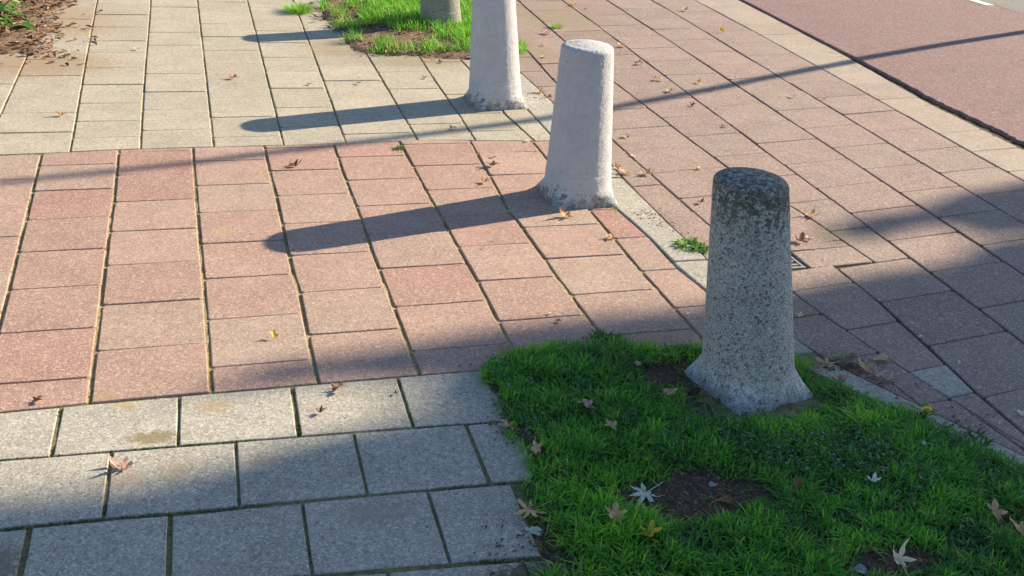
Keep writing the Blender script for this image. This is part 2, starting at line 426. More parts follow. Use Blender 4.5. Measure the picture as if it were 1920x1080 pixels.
gr_l, gr_r, gr_t, gr_b = 8.55, 9.26, 2.45, 3.20
D.tile(L6, L5a, 1.6, gr_t, **kw)
D.tile(lambda v: gr_r, L5a, gr_t, 2.66, **{**kw, 'slope': .05}); D.tile(lambda v: gr_r, L5a, 2.66, 3.17, **{**kw, 'slope': .06})
D.tile(L6, L5b, 3.18, 3.69, **kw); D.tile(L6, L5b, 3.69, 4.71, **kw); D.tile(L6, L5b, 4.71, 5.70, **kw)
D.column(L6, L5b, [6.25, 7.2, 8.2, 9.2], **kw)
D.column(lambda v: 7.4, L6, rows(1.2, -20, 1, pt_)+[3.4, 4.4, 5.35, 6.33, 7.4, 8.4], **{**kw, 'slope': .1})
D.build('worn reddish brown paving between kerb line and cycle lane')
Eg = Tiles('red_pavement', M_edge)
Eg.column(L1, L0, rows(-1.95, -20, 8, pt_), **{**kw, 'slope': .12, 'g0': .003, 'g1': .003})
Eg.build('pale row of paving along the cycle lane edge')
St = Tiles('grey_pavement', M_kerb, umin=KO)
St.tile(L6, L5b, 5.70, 6.25, **kw)
St.build('small pale grey filler stone in the red paving')

# kerb band curving past the bollards
Kb = Tiles('kerb', M_kerb)
cuts = [-22, -19, -16, -12.7, -9.4, -6.2, -3.1, -.2, 2.83, 5.22]
Kb.column(KI, KO, cuts, gl=.006, gr=.006, g0=.006, g1=.006, z=.003, bev=.005)
Kb.column(KI, KO, [5.50, 8.6, 11.5], gl=.006, gr=.006, g0=.006, g1=.006, z=.003, bev=.005)
Kb.build('curving line of narrow pale kerb stones')

# joint filling, soil bed, wide ground
def sheet(name, x0, x1, y0, y1, step, zf, mat, kind='structure', keep=None):
    xs = np.arange(x0, x1+step, step); ys = np.arange(y0, y1+step, step)
    X, Y = np.meshgrid(xs, ys); Z = zf(X, Y)
    V = np.stack([X.ravel(), Y.ravel(), Z.ravel()], 1); nx, ny = len(xs), len(ys)
    i, j = np.meshgrid(np.arange(nx-1), np.arange(ny-1)); a = (j*nx+i).ravel()
    F = np.stack([a, a+1, a+nx+1, a+nx], 1)
    if keep is not None:
        kp = keep(X, Y).ravel(); F = F[kp[F].any(1)]
        used = np.unique(F); mp = np.zeros(len(V), int); mp[used] = np.arange(len(used)); V = V[used]; F = mp[F]
    o = link(name, fast_mesh(name, V, F), mat); tag(o, kind=kind); return o
sheet('joint_filling', -1.2, 2.6, -1.48, 5.6, .02, lambda X, Y: -.0058+.0014*vnoise(X, Y, 18)+.0014*vnoise(X, Y, 45, 2), M_joint)
sheet('joint_filling', -1.2, 2.6, -3.2, -1.481, .02, lambda X, Y: -.0056+.0014*vnoise(X, Y, 18)+.0022*vnoise(X, Y, 45, 2), M_jointnear)
sheet('joint_filling', 2.3, 5.6, -3.2, 7.5, .03, lambda X, Y: -.0085+.002*vnoise(X, Y, 18), M_jointdark, keep=lambda X, Y: X > 2.35)
g = mesh('ground', [(-60, -60, -.06), (60, -60, -.06), (60, 60, -.06), (-60, 60, -.06)], [(0, 1, 2, 3)])
tag(link('ground', g, M_soil), kind='structure')

# cycle lane with a crumbling edge, road, dashed line
def road_strip(name, fu0, fu1, z, mat, rag=0, depth=.06):
    vs = np.arange(-30, 14, .06 if rag else 2.0); V = []; F = []
    for v in vs:
        e = fu0(v)
        if rag: e += rag*(.5+.5*vnoise(v, 0, 3.1, 1)+.55*vnoise(v, 2, 9, 2)+.35*vnoise(v, 5, 21, 3))*sm(-9, -1, v)/.3
        f = fu1(v)
        V += [P(e+.01, v, -depth), P(e, v, z-.006), P(e+.03, v, z), P(f, v, z)]
    for i in range(len(vs)-1):
        for k in range(3):
            a = i*4+k; F.append((a, a+4, a+5, a+1))
    o = link(name, mesh(name, V, F), mat); tag(o, kind='structure'); return o
gap = lambda v: L0(v)+.05+.13*float(sm(-10, -2, v))
road_strip('cycle_lane', gap, lambda v: 25.35, .010, M_cycle, rag=.021)
road_strip('road', lambda v: 25.355, lambda v: 60, .009, M_road)
dash = mesh('lane_marking', [P(24.95, -20, .014), P(25.27, -20, .014), P(25.25, -13.45, .014), P(24.93, -13.45, .014)], [(0, 1, 2, 3)])
tag(link('lane_marking', dash, M_white), kind='structure')
sheet('gutter_soil', 4.4, 5.4, -3.5, 7.5, .02, lambda X, Y: -.018+.004*vnoise(X, Y, 30), M_jointdark, keep=lambda X, Y: (X > 4.62))

# ------------------------------------------------------------------ soil patches
near_poly = gpoly([(898, 705), (912, 683), (960, 664), (1060, 655), (1180, 650), (1300, 652), (1400, 645), (1486, 674), (1532, 704), (1573, 726), (1698, 778), (1801, 830), (1873, 864), (1990, 935),
                   (2250, 1100), (2100, 1400), (900, 1400), (975, 1100), (1020, 1050), (1005, 1000), (985, 950), (990, 900), (975, 850), (955, 800), (935, 765), (915, 735)])
b3 = G(1398, 722); bm_ = G(1087, 368); b1 = G(932, 192); b0 = G(827, 52)
def near_z(X, Y):
    d = sdf(near_poly, X, Y)+.012*vnoise(X, Y, 14)+.007*vnoise(X, Y, 40, 3)
    z = -.012+.022*sm(-.02, .05, d)+.010*sm(.05, .3, d)+.004*vnoise(X, Y, 22, 4)*sm(0, .05, d)+.003*vnoise(X, Y, 70, 5)*sm(0, .03, d)
    z -= .034*np.exp(-((((X-b3[0])/.25)**2+((Y-b3[1]+.05)/.19)**2)**1.5))
    return z
sheet('soil', 1.1, 3.9, -3.3, -1.3, .0075, near_z, M_soil, keep=lambda X, Y: sdf(near_poly, X, Y) > -.05)
far_poly = gpoly([(590, -60), (600, 10), (600, 35), (632, 60), (660, 95), (720, 104), (800, 108), (870, 112), (905, 118), (975, 125), (945, 60), (905, -60), (880, -200), (560, -200)])
def far_z(X, Y):
    d = sdf(far_poly, X, Y)+.03*vnoise(X, Y, 9)+.02*vnoise(X, Y, 25, 3)
    return -.010+.028*sm(-.03, .08, d)+.02*sm(.1, .5, d)+.006*vnoise(X, Y, 16, 4)*sm(0, .05, d)
sheet('soil', .9, 2.75, 2.2, 7.5, .02, far_z, M_drysoil, keep=lambda X, Y: sdf(far_poly, X, Y) > -.12)
left_poly = gpoly([(-300, 112), (0, 104), (60, 108), (112, 108), (98, 84), (122, 60), (112, 35), (128, 10), (130, -80), (-500, -80)])
def left_z(X, Y):
    d = sdf(left_poly, X, Y)+.05*vnoise(X, Y, 8)+.03*vnoise(X, Y, 25, 3)
    return -.010+.02*sm(-.06, .16, d)+.05*sm(.1, .6, d)+.012*vnoise(X, Y, 14, 4)*sm(0, .05, d)
sheet('soil', -3, .6, 1.8, 6.5, .02, left_z, M_drysoil, keep=lambda X, Y: sdf(left_poly, X, Y) > -.18)

# ------------------------------------------------------------------ grass
def grass_mat(name, stops, trans=.35):
    t = NT(name, .55, .35); a = t.n('ShaderNodeAttribute', attribute_name='tone')
    c = t.ramp(a.outputs['Fac'], stops); t.l(c, t.b.inputs['Base Color'])
    tr = t.n('ShaderNodeBsdfTranslucent'); t.l(c, tr.inputs[0]); mx = t.n('ShaderNodeMixShader'); mx.inputs[0].default_value = trans
    out = t.t.nodes['Material Output']; t.l(t.b.outputs[0], mx.inputs[1]); t.l(tr.outputs[0], mx.inputs[2]); t.l(mx.outputs[0], out.inputs[0])
    return t.m
M_grass = grass_mat('grass_blade', [(0, (.055, .19, .045)), (.3, (.085, .32, .03)), (.6, (.17, .50, .025)), (.85, (.33, .62, .05)), (.93, (.30, .34, .07)), (1, (.42, .34, .17))])
M_moss = grass_mat('moss', [(0, (.035, .05, .012)), (.5, (.07, .10, .02)), (1, (.16, .16, .05))], .2)
M_clover = grass_mat('clover_leaf', [(0, (.03, .10, .04)), (.6, (.06, .17, .07)), (1, (.13, .26, .13))], .25)
M_broad = grass_mat('weed_leaf', [(0, (.05, .14, .02)), (.6, (.12, .27, .04)), (1, (.25, .40, .10))], .3)

def blades(name, X, Y, Z, Hh, Wd, lean, tone, mat, az=None, curl=1.0):
    n = len(X); az = rng.uniform(0, 2*math.pi, n) if az is None else az
    fa = az+rng.normal(0, .5, n)+math.pi/2     # width direction
    dx, dy = np.cos(az), np.sin(az); wx, wy = np.cos(fa), np.sin(fa)
    ts = np.array([0, .38, .72, 1.0]); V = np.zeros((n, 7, 3))
    for k, t in enumerate(ts):
        out = lean*(t**1.7)*Hh*curl; hz = Hh*(t-.38*np.minimum(lean, 1.2)*t*t)
        cx, cy, cz = X+dx*out, Y+dy*out, Z-.006*(k == 0)+hz
        ww = Wd*[.8, 1, .72, 0][k]/2
        if k < 3:
            V[:, 2*k] = np.stack([cx-wx*ww, cy-wy*ww, cz], 1); V[:, 2*k+1] = np.stack([cx+wx*ww, cy+wy*ww, cz], 1)
        else: V[:, 6] = np.stack([cx, cy, cz], 1)
    b = (np.arange(n)*7)[:, None]
    F = np.concatenate([b+np.array([[0, 1, 3]]), b+np.array([[0, 3, 2]]), b+np.array([[2, 3, 5]]), b+np.array([[2, 5, 4]]), b+np.array([[4, 5, 6]])])
    return link(name, fast_mesh(name, V.reshape(-1, 3), F, np.repeat(tone, 7)), mat)

def bare_mask(X, Y):
    """0..1, where the near lawn is worn bare"""
    m = np.zeros(X.shape)
    for (px, py, a, b, s) in [(1385, 752, .21, .13, 1.1), (1410, 768, .20, .08, 1.2), (1270, 712, .13, .09, 1), (1490, 745, .09, .06, .8), (1300, 945, .19, .115, 1.05), (1200, 955, .09, .05, .55), (1400, 960, .1, .06, .5), (1665, 1070, .12, .045, 1), (1725, 850, .05, .03, .5), (930, 745, .03, .1, .7),
                              (1005, 1010, .05, .1, .8), (990, 830, .03, .06, .8), (1040, 1070, .12, .05, .7), (1250, 680, .1, .04, .5), (1900, 1000, .12, .06, .5), (1560, 940, .05, .03, .4), (1240, 655, .12, .02, .6)]:
        g_ = G(px, py); m = np.maximum(m, s*np.exp(-(((X-g_[0])/a)**2+((Y-g_[1])/b)**2)**1.5))
    return m
N = 300000
X = rng.uniform(1.2, 3.8, N); Y = rng.uniform(-3.1, -1.35, N)
d = sdf(near_poly, X, Y)+.012*vnoise(X, Y, 14)
bare = bare_mask(X, Y)+.22*vnoise(X, Y, 12, 7)+.2*vnoise(X, Y, 35, 8)+rng.normal(0, .10, N)
clump = .5+.5*vnoise(X, Y, 24, 11)
keep = (d > -.004) & (bare < .5-.0*clump) & (rng.uniform(0, 1, N) < np.clip(.35+.7*clump, 0, 1)) & (rng.uniform(0, 1, N) < .55)
# stay out of the bollard foot
keep &= ~((np.abs(X-b3[0]-.03) < .15) & (np.abs(Y-b3[1]) < .14))
X, Y, clump, bare, d = X[keep], Y[keep], clump[keep], bare[keep], d[keep]
big = .5+.5*vnoise(X, Y, 5, 21)
tall = sm(.2, .8, .5+.5*vnoise(X, Y, 7, 31))
Hh = (.015+.018*clump+.020*tall*rng.uniform(.4, 1.2, len(X))+.010*rng.random(len(X)))*(1-.5*sm(.25, .5, bare))
tone = np.clip(.16+.34*clump+.5*(big-.5)*np.abs(big-.5)*2+.2*(vnoise(X, Y, 11, 77))+rng.normal(0, .19, len(X)), 0, .84)
dead = rng.random(len(X)) < .06+.25*sm(.3, .5, bare)*1; tone[dead] = rng.uniform(.86, 1, dead.sum())
az = vnoise(X, Y, 6, 41)*3.1+rng.normal(0, 1.7, len(X))
tag(blades('grass', X, Y, near_z(X, Y), Hh, rng.uniform(.0017, .0050, len(X)), rng.uniform(.1, 1.5, len(X)), tone, M_grass, az), kind='stuff')
# straw and stray blades on the worn soil
N = 5200; X = rng.uniform(1.2, 3.4, N); Y = rng.uniform(-3.0, -1.35, N); bm2 = bare_mask(X, Y)
k = (bm2 > .3) & (rng.random(N) < .9) & (sdf(near_poly, X, Y) > -.02) & ~((np.abs(X-b3[0]-.03) < .15) & (np.abs(Y-b3[1]) < .14)); X, Y = X[k], Y[k]
tag(blades('dry_straw', X, Y, near_z(X, Y)+.003, rng.uniform(.008, .03, len(X)), rng.uniform(.0008, .0022, len(X)), rng.uniform(1.2, 2.6, len(X)), np.where(rng.random(len(X)) < .7, rng.uniform(.86, 1, len(X)), rng.uniform(.2, .8, len(X))), M_grass), kind='stuff')
# clover and fine weeds mixed into the lawn: small leaflets
def leaflets(name, X, Y, Z, size, tone, mat, flat=.5, kind='stuff', aspect=.8):
    n = len(X); az = rng.uniform(0, 2*math.pi, n); tl = rng.normal(0, flat, n)
    ang = np.array([0, .9, 1.8, 2.6, 3.14, -2.6, -1.8, -.9]); rad = np.array([1, .95, .85, .9, .95, .9, .85, .95])
    V = np.zeros((n, 8, 3))
    for k in range(8):
        a = rad[k]*np.cos(ang[k])*size; b = rad[k]*np.sin(ang[k])*size*aspect
        V[:, k] = np.stack([X+np.cos(az)*a*np.cos(tl)-np.sin(az)*b, Y+np.sin(az)*a*np.cos(tl)+np.cos(az)*b, Z+np.sin(tl)*a+.2*b*b/np.maximum(size, 1e-4)], 1)
    F = (np.arange(n)*8)[:, None]+np.arange(8)[None, :]
    o = link(name, fast_mesh(name, V.reshape(-1, 3), F, np.repeat(tone, 8), False), mat); return tag(o, kind=kind)
def patch(cs, n):
    xs, ys = [], []
    for (px, py, a, b, wt) in cs:
        g_ = G(px, py); k = int(n*wt); xs.append(g_[0]+rng.normal(0, a, k)); ys.append(g_[1]+rng.normal(0, b, k))
    return np.concatenate(xs), np.concatenate(ys)
X, Y = patch([(1420, 830, .12, .07, 1), (1560, 850, .16, .06, 1.2), (1350, 800, .10, .05, .6), (1600, 880, .12, .05, .6), (1130, 640, .05, .03, .35), (1800, 830, .07, .03, .6), (1490, 870, .15, .05, .6), (950, 730, .03, .08, .25), (1060, 830, .1, .08, .3), (1780, 950, .12, .08, .5)], 480)
k = (sdf(near_poly, X, Y) > -.01) & ~((np.abs(X-b3[0]-.03) < .17) & (np.abs(Y-b3[1]) < .17)); X, Y = X[k], Y[k]
leaflets('clover', X, Y, np.maximum(near_z(X, Y), 0)+rng.uniform(.008, .04, len(X)), rng.uniform(.0025, .006, len(X)), rng.random(len(X)), M_clover, .7)

# far grass around the dark bollard
N = 26000
X = rng.uniform(1.2, 2.7, N); Y = rng.uniform(2.3, 5.2, N)
d = sdf(far_poly, X, Y)
green = gpoly([(668, -60), (676, 48), (720, 62), (800, 70), (880, 92), (985, 110), (985, -60)])
gd = sdf(green, X, Y)+.05*vnoise(X, Y, 6)
keep = ((gd > 0) & (rng.random(N) < .9)) | ((sdf(far_poly, X, Y) > -.01) & (vnoise(X, Y, 7, 5) > .2) & (rng.random(N) < .6))
X, Y = X[keep], Y[keep]
tag(blades('grass', X, Y, far_z(X, Y), rng.uniform(.04, .10, len(X)), rng.uniform(.003, .006, len(X)), rng.uniform(.2, 1.2, len(X)), np.clip(rng.normal(.62, .2, len(X)), 0, 1), M_grass), kind='stuff')

# small weeds in joints (each one a thing)
def tuft(px, py, rad, n, h, label, wide=.003, tone=.6, name='weed', cat='weed', leaf=False):
    c = G(px, py); r_ = np.clip(rng.normal(0, rad*.42, (n, 2)), -rad*.75, rad*.75); az = np.arctan2(r_[:, 1], r_[:, 0])+rng.normal(0, .5, n)
    x, y = r_[:, 0], r_[:, 1]
    o = blades(name, x, y, np.zeros(n)-.004, rng.uniform(.5, 1.1, n)*h, rng.uniform(.7, 1.3, n)*wide, rng.uniform(.3, 1.5, n), np.clip(rng.normal(tone, .18, n), 0, 1), M_broad if leaf else M_grass, az)
    o.location = (c[0], c[1], 0); tag(o, label, cat); return o
tuft(560, 22, .10, 420, .085, 'bright green grass tuft on the beige slabs at the top edge', .004, .75, 'grass_tuft', 'grass tuft')
tuft(1290, 462, .055, 170, .035, 'bright green leafy weed on the kerb left of the grey bollard', .009, .8, leaf=True)
tuft(1312, 470, .035, 80, .03, 'small bright weed tucked against the grey bollard left edge', .008, .6, leaf=True)
tuft(1042, 52, .045, 130, .05, 'yellow green grass weed in a joint right of the tall white bollard', .003, .8)
tuft(748, 278, .022, 60, .022, 'tiny weed in the joint between beige slabs and red crossing', .005, .5, leaf=True)
tuft(1135, 640, .055, 160, .03, 'dark green weed at the back edge of the near lawn', .007, .25, leaf=True)
tuft(760, 88, .045, 130, .05, 'grass tuft in front of the dark bollard left side', .003, .75, 'grass_tuft', 'grass tuft')
tuft(835, 90, .07, 150, .04, 'loose grass tuft at the foot of the dark bollard', .003, .55, 'grass_tuft', 'grass tuft')
tuft(870, 100, .05, 90, .04, 'loose grass tuft between dark bollard and tall white bollard', .003, .6, 'grass_tuft', 'grass tuft')
tuft(1098, 48, .03, 20, .012, 'flat scrap of weed on the red paving near the top edge', .003, .3)
tuft(1560, 665, .045, 60, .014, 'flat mossy weed along the gap in the kerb', .004, .6)
tuft(1815, 835, .08, 110, .03, 'broad leaved weed at the lawn edge by the kerb on the right', .008, .15, leaf=True)
tuft(1160, 392, .03, 40, .012, 'thin dry weed at the right foot of the middle white bollard', .003, .9)
tuft(1560, 428, .04, 14, .03, 'wisp of dry grass across a paving joint on the right', .0015, .95)

# plant at the upper left
def leafy_plant(px, py, label):
    c = G(px, py); n = 80; V = []; F = []; T = []
    for i in range(n):
        a = random.uniform(0, 6.283); r_ = random.uniform(0, .20); h = random.uniform(.02, .20)-r_*.3
        L_ = random.uniform(.05, .10); W_ = L_*.32; tilt_ = random.uniform(-.5, .6)
        bx, by = r_*math.cos(a), r_*math.sin(a)*.8; d_ = a+random.gauss(0, .6); b = len(V); tn = random.random()
        for (s_, wd) in ((0, 0), (.3, .9), (.6, 1), (.85, .55), (1, 0)):
            for sd in ((0,) if wd == 0 else (-1, 0, 1)):
                x = bx+math.cos(d_)*s_*L_-math.sin(d_)*sd*wd*W_; y = by+math.sin(d_)*s_*L_+math.cos(d_)*sd*wd*W_
                V.append((x, y, max(h, .015)+math.sin(tilt_)*s_*L_-s_*s_*.02+abs(sd)*.006)); T.append(tn)
        for q in ((0, 1, 2), (0, 2, 3), (1, 4, 5), (1, 5, 2), (2, 5, 6), (2, 6, 3), (4, 7, 8), (4, 8, 5), (5, 8, 9), (5, 9, 6), (7, 10, 8), (8, 10, 9)):
            F.append(tuple(b+k for k in q))
    root = bpy.data.objects.new('plant', None); col.objects.link(root); root.location = (c[0], c[1], .02); tag(root, label, 'plant')
    me = fast_mesh('foliage', V, F, T); link('foliage', me, M_broad, root)
    sv, sf = [], []
    for k in range(7):
        a = k*.9; b = len(sv)
        for z, r_ in ((-.03, 0), (.08, .05), (.16, .12)):
            for q in range(4): sv.append((math.cos(a)*r_+.004*math.cos(q*1.57), math.sin(a)*r_+.004*math.sin(q*1.57), z))
        for lv in range(2):
            for q in range(4): sf.append((b+lv*4+q, b+lv*4+(q+1) % 4, b+lv*4+4+(q+1) % 4, b+lv*4+4+q))
    link('stem', mesh('stem', sv, sf), M_soil, root)
leafy_plant(-12, 52, 'green leafy plant at the upper left corner above dry leaf litter')

# leaf litter (stuff)
def bits_mat(name, stops):
    t = NT(name, .7, .3); a = t.n('ShaderNodeAttribute', attribute_name='tone'); return t.done(t.ramp(a.outputs['Fac'], stops))
M_bits = bits_mat('dry_leaf_bits', [(0, (.06, .03, .02)), (.4, (.16, .08, .04)), (.75, (.30, .16, .08)), (1, (.50, .32, .17))])
def bits(name, X, Y, Z, size, tone):
    n = len(X); V = np.zeros((n, 6, 3)); az = rng.uniform(0, 6.28, n); tl = rng.normal(0, .5, n); cu = rng.uniform(.1, .9, n)
    for k, (a, b) in enumerate([(-1, 0), (-.3, .45), (.5, .35), (1, 0), (.5, -.35), (-.3, -.45)]):
        a = a*size*rng.uniform(.7, 1.2, n); b = b*size*rng.uniform(.6, 1.2, n)
        V[:, k] = np.stack([X+np.cos(az)*a-np.sin(az)*b, Y+np.sin(az)*a+np.cos(az)*b, Z+np.abs(b)*cu*1.4+np.sin(tl)*a*.5], 1)
    b = (np.arange(n)*6)[:, None]; F = np.concatenate([b+np.array([[0, 1, 2, 3]]), b+np.array([[0, 3, 4, 5]])])
    o = link(name, fast_mesh(name, V.reshape(-1, 3), F, np.repeat(tone, 6), False), M_bits); return tag(o, kind='stuff')
N = 6500; X = rng.uniform(-2.2, .6, N); Y = rng.uniform(1.95, 5.5, N); dl = sdf(left_poly, X, Y)
k = (dl > -.02+.05*vnoise(X, Y, 9)) | ((dl > -.25) & (rng.random(N) < .10)); X, Y = X[k], Y[k]
bits('leaf_litter', X, Y, np.maximum(left_z(X, Y), 0)+.006, rng.uniform(.008, .028, len(X)), rng.random(len(X)))
N = 2400; X = rng.uniform(.9, 2.7, N); Y = rng.uniform(2.2, 5, N); dl = sdf(far_poly, X, Y)
k = ((dl > -.03+.04*vnoise(X, Y, 9)) & (rng.random(N) < .75)) | ((dl > -.2) & (rng.random(N) < .06)); X, Y = X[k], Y[k]
bits('leaf_litter', X, Y, np.maximum(far_z(X, Y), 0)+.006, rng.uniform(.006, .024, len(X)), rng.random(len(X)))
# crumbs along the lawn edge, kerb gap and bollard feet
cx_, cy_ = [], []
for (px, py, a, b, n_) in [(1560, 692, .07, .02, 140), (1300, 950, .13, .08, 260), (1330, 735, .15, .07, 160), (950, 790, .03, .08, 90), (1010, 1030, .07, .05, 120), (1655, 1060, .09, .04, 90), (1005, 185, .06, .08, 60), (1250, 425, .04, .08, 50), (905, 205, .05, .03, 30), (930, 690, .04, .03, 60),
                           (1790, 205, .05, .10, 30), (1870, 250, .05, .1, 30), (1620, 130, .06, .3, 30), (1155, 330, .05, .06, 30), (1220, 405, .04, .05, 50), (1640, 735, .08, .03, 50), (1800, 800, .06, .03, 40), (1230, 655, .14, .02, 60), (1005, 260, .05, .1, 25), (1750, 780, .05, .03, 20)]:
    g_ = G(px, py); cx_.append(rng.normal(g_[0], a, n_)); cy_.append(rng.normal(g_[1], b, n_))
X = np.concatenate(cx_); Y = np.concatenate(cy_)
bits('leaf_crumbs', X, Y, np.maximum(np.where(sdf(near_poly, X, Y) > -.04, near_z(X, Y), 0), .001)+.002, rng.uniform(.002, .008, len(X)), rng.random(len(X))*.8)
# moss in the joints: short dense blades in runs along the joint lines
mx, my = [], []
def along(f, v0, v1, n, s=.006):
    v = rng.uniform(v0, v1, n); ok = vnoise(v, v*0, 1.7, int(abs(v0*7+n)) % 13) > .15; v = v[ok]
    mx.append(np.array([f(t) for t in v])*.3+rng.normal(0, s*.45, len(v))); my.append(-v*.3+rng.normal(0, .002, len(v)))
def across(f, u0, u1, n, s=.006):
    u = rng.uniform(u0, u1, n); ok = vnoise(u, u*0, 2.3, int(abs(u0*7+n)) % 13) > -.1; u = u[ok]
    mx.append(u*.3); my.append(-np.array([f(t) for t in u])*.3+rng.normal(0, s*.45, len(u)))
for k in range(0, 8): along(J[k], -2, 4.9, 260)
for k in range(2, 10): along(BL[k], -9, -2.2, 140)
for r in (1, 2, 3): across(H[r], -.5, 4.5, 700)
for r in range(0, 5):
    u = offs[r]-1
    while u < 4.4:
        along(lambda v, u=u: u-.015*(v-5-r*.9), H[r](u)+.05, H[r+1](u)-.05, 140); u += 1
along(KI, -6, 4.9, 900); along(KO, -6, 5.2, 260); along(L6, 5, 7, 40); along(L5b, 3.2, 6.2, 60)
X = np.concatenate(mx); Y = np.concatenate(my)
tag(blades('moss', X, Y, np.full(len(X), -.004), rng.uniform(.003, .0085, len(X)), rng.uniform(.0015, .003, len(X)), rng.uniform(.3, 1.4, len(X)), np.clip(rng.normal(.35, .3, len(X)), 0, 1), M_moss), kind='stuff')

# ------------------------------------------------------------------ bollards
def bollard_mat(kind):
    t = NT('bollard_'+kind, .85, .3)
    sep = t.n('ShaderNodeSeparateXYZ'); t.l(t.co, sep.inputs[0]); z = sep.outputs[2]
    c1, d1, c2 = t.cells(330); c3, d3, c4 = t.cells(175)
    n1 = t.noise(14, 5, .65); n2 = t.noise(45, 5, .7); n3 = t.noise(6, 4, .6)
    conc = t.ramp(n1, [(.3, (.32, .32, .31)), (.7, (.42, .415, .395))])
    conc = t.mix(t.rng(c1, .5, .95, 0, .6), conc, (.58, .58, .57)); conc = t.mix(t.rng(c2, .66, .93, 0, .85), conc, (.09, .088, .08))
    conc = t.mix(t.rng(c3, .86, .93, 0, .7), conc, (.035, .035, .032)); conc = t.mix(t.rng(c4, .82, .97, 0, .6), conc, (.60, .60, .58))
    if kind == 'bare':
        zz = t.math('ADD', z, t.rng(t.math('ADD', t.math('MULTIPLY', n2, .6), t.math('MULTIPLY', t.noise(90, 4, .75), .4)), .35, .65, -.13, .13)); 
        moss = t.math('MULTIPLY', t.rng(zz, .525, .60, 0, 1), t.rng(c2, .2, .95, .95, .55))
        conc = t.mix(moss, conc, t.ramp(n2, [(.35, (.024, .025, .02)), (.6, (.045, .045, .03)), (.75, (.10, .11, .09))]))
        lich = t.math('MULTIPLY', t.rng(t.noise(60, 5, .75), .50, .57, 0, .85), t.rng(z, .60, .645, 0, 1))
        conc = t.mix(lich, conc, (.34, .35, .33))
        y2 = t.math('MULTIPLY', t.rng(t.noise(55, 3, .6, dist=.4), .60, .66, 0, 1), t.rng(z, .58, .625, 0, .7))
        conc = t.mix(y2, conc, (.15, .14, .025))
        yl = t.math('MULTIPLY', t.rng(n3, .5, .62, 0, .35), t.rng(z, .05, .4, .1, .6)); conc = t.mix(yl, conc, (.24, .21, .16))
        wt = t.math('MULTIPLY', t.rng(n2, .50, .60, 0, .7), t.rng(z, .04, .13, 1, 0)); conc = t.mix(wt, conc, (.62, .64, .66))
        out = conc
    elif kind == 'dark':
        out = t.mix(.55, conc, (.20, .165, .12)); wt = t.math('MULTIPLY', t.rng(n2, .48, .60, 0, .6), t.rng(z, .04, .12, 1, 0)); out = t.mix(wt, out, (.45, .46, .44))
    else:
        paint = t.ramp(n1, [(.3, (.52, .525, .545)), (.7, (.635, .63, .64))])
        paint = t.mix(t.rng(n2, .58, .72, 0, .25), paint, (.40, .38, .37))
        streak = t.n('ShaderNodeVectorMath', operation='MULTIPLY'); t.l(t.co, streak.inputs[0]); streak.inputs[1].default_value = (1, 1, .13)
        paint = t.mix(t.rng(t.noise(38, 4, .6, vec=streak.outputs[0]), .52, .72, 0, .30), paint, (.47, .45, .43))
        pit = t.rng(c3, .992, .998, 0, .5); paint = t.mix(pit, paint, (.2, .18, .16))
        peel = t.rng(t.math('ADD', z, t.rng(n2, .3, .7, -.055, .055)), .034, .048, .9, 0)
        sc_ = t.math('MULTIPLY', t.rng(t.noise(30, 6, .75), .66, .69, 0, .8), t.rng(z, .12, .5, 1, .25))
        dirty = t.mix(t.rng(n1, .42, .55, 0, .85), conc, (.15, .12, .08))
        conc2 = t.mix(t.rng(t.noise(24, 5, .7), .50, .56, 0, .6), dirty, (.52, .53, .55))
        out = t.mix(peel, paint, conc2); out = t.mix(sc_, out, conc)
    t.bump(t.math('ADD', t.math('ADD', t.math('MULTIPLY', c1, .5), t.math('MULTIPLY', c3, .4)), t.math('MULTIPLY', t.noise(150, 5, .75), 1.8)), .65 if kind != 'white' else .95, .0018 if kind != 'white' else .0034)
    return t.done(out)
MB = {k: bollard_mat(k) for k in ('bare', 'dark', 'white')}
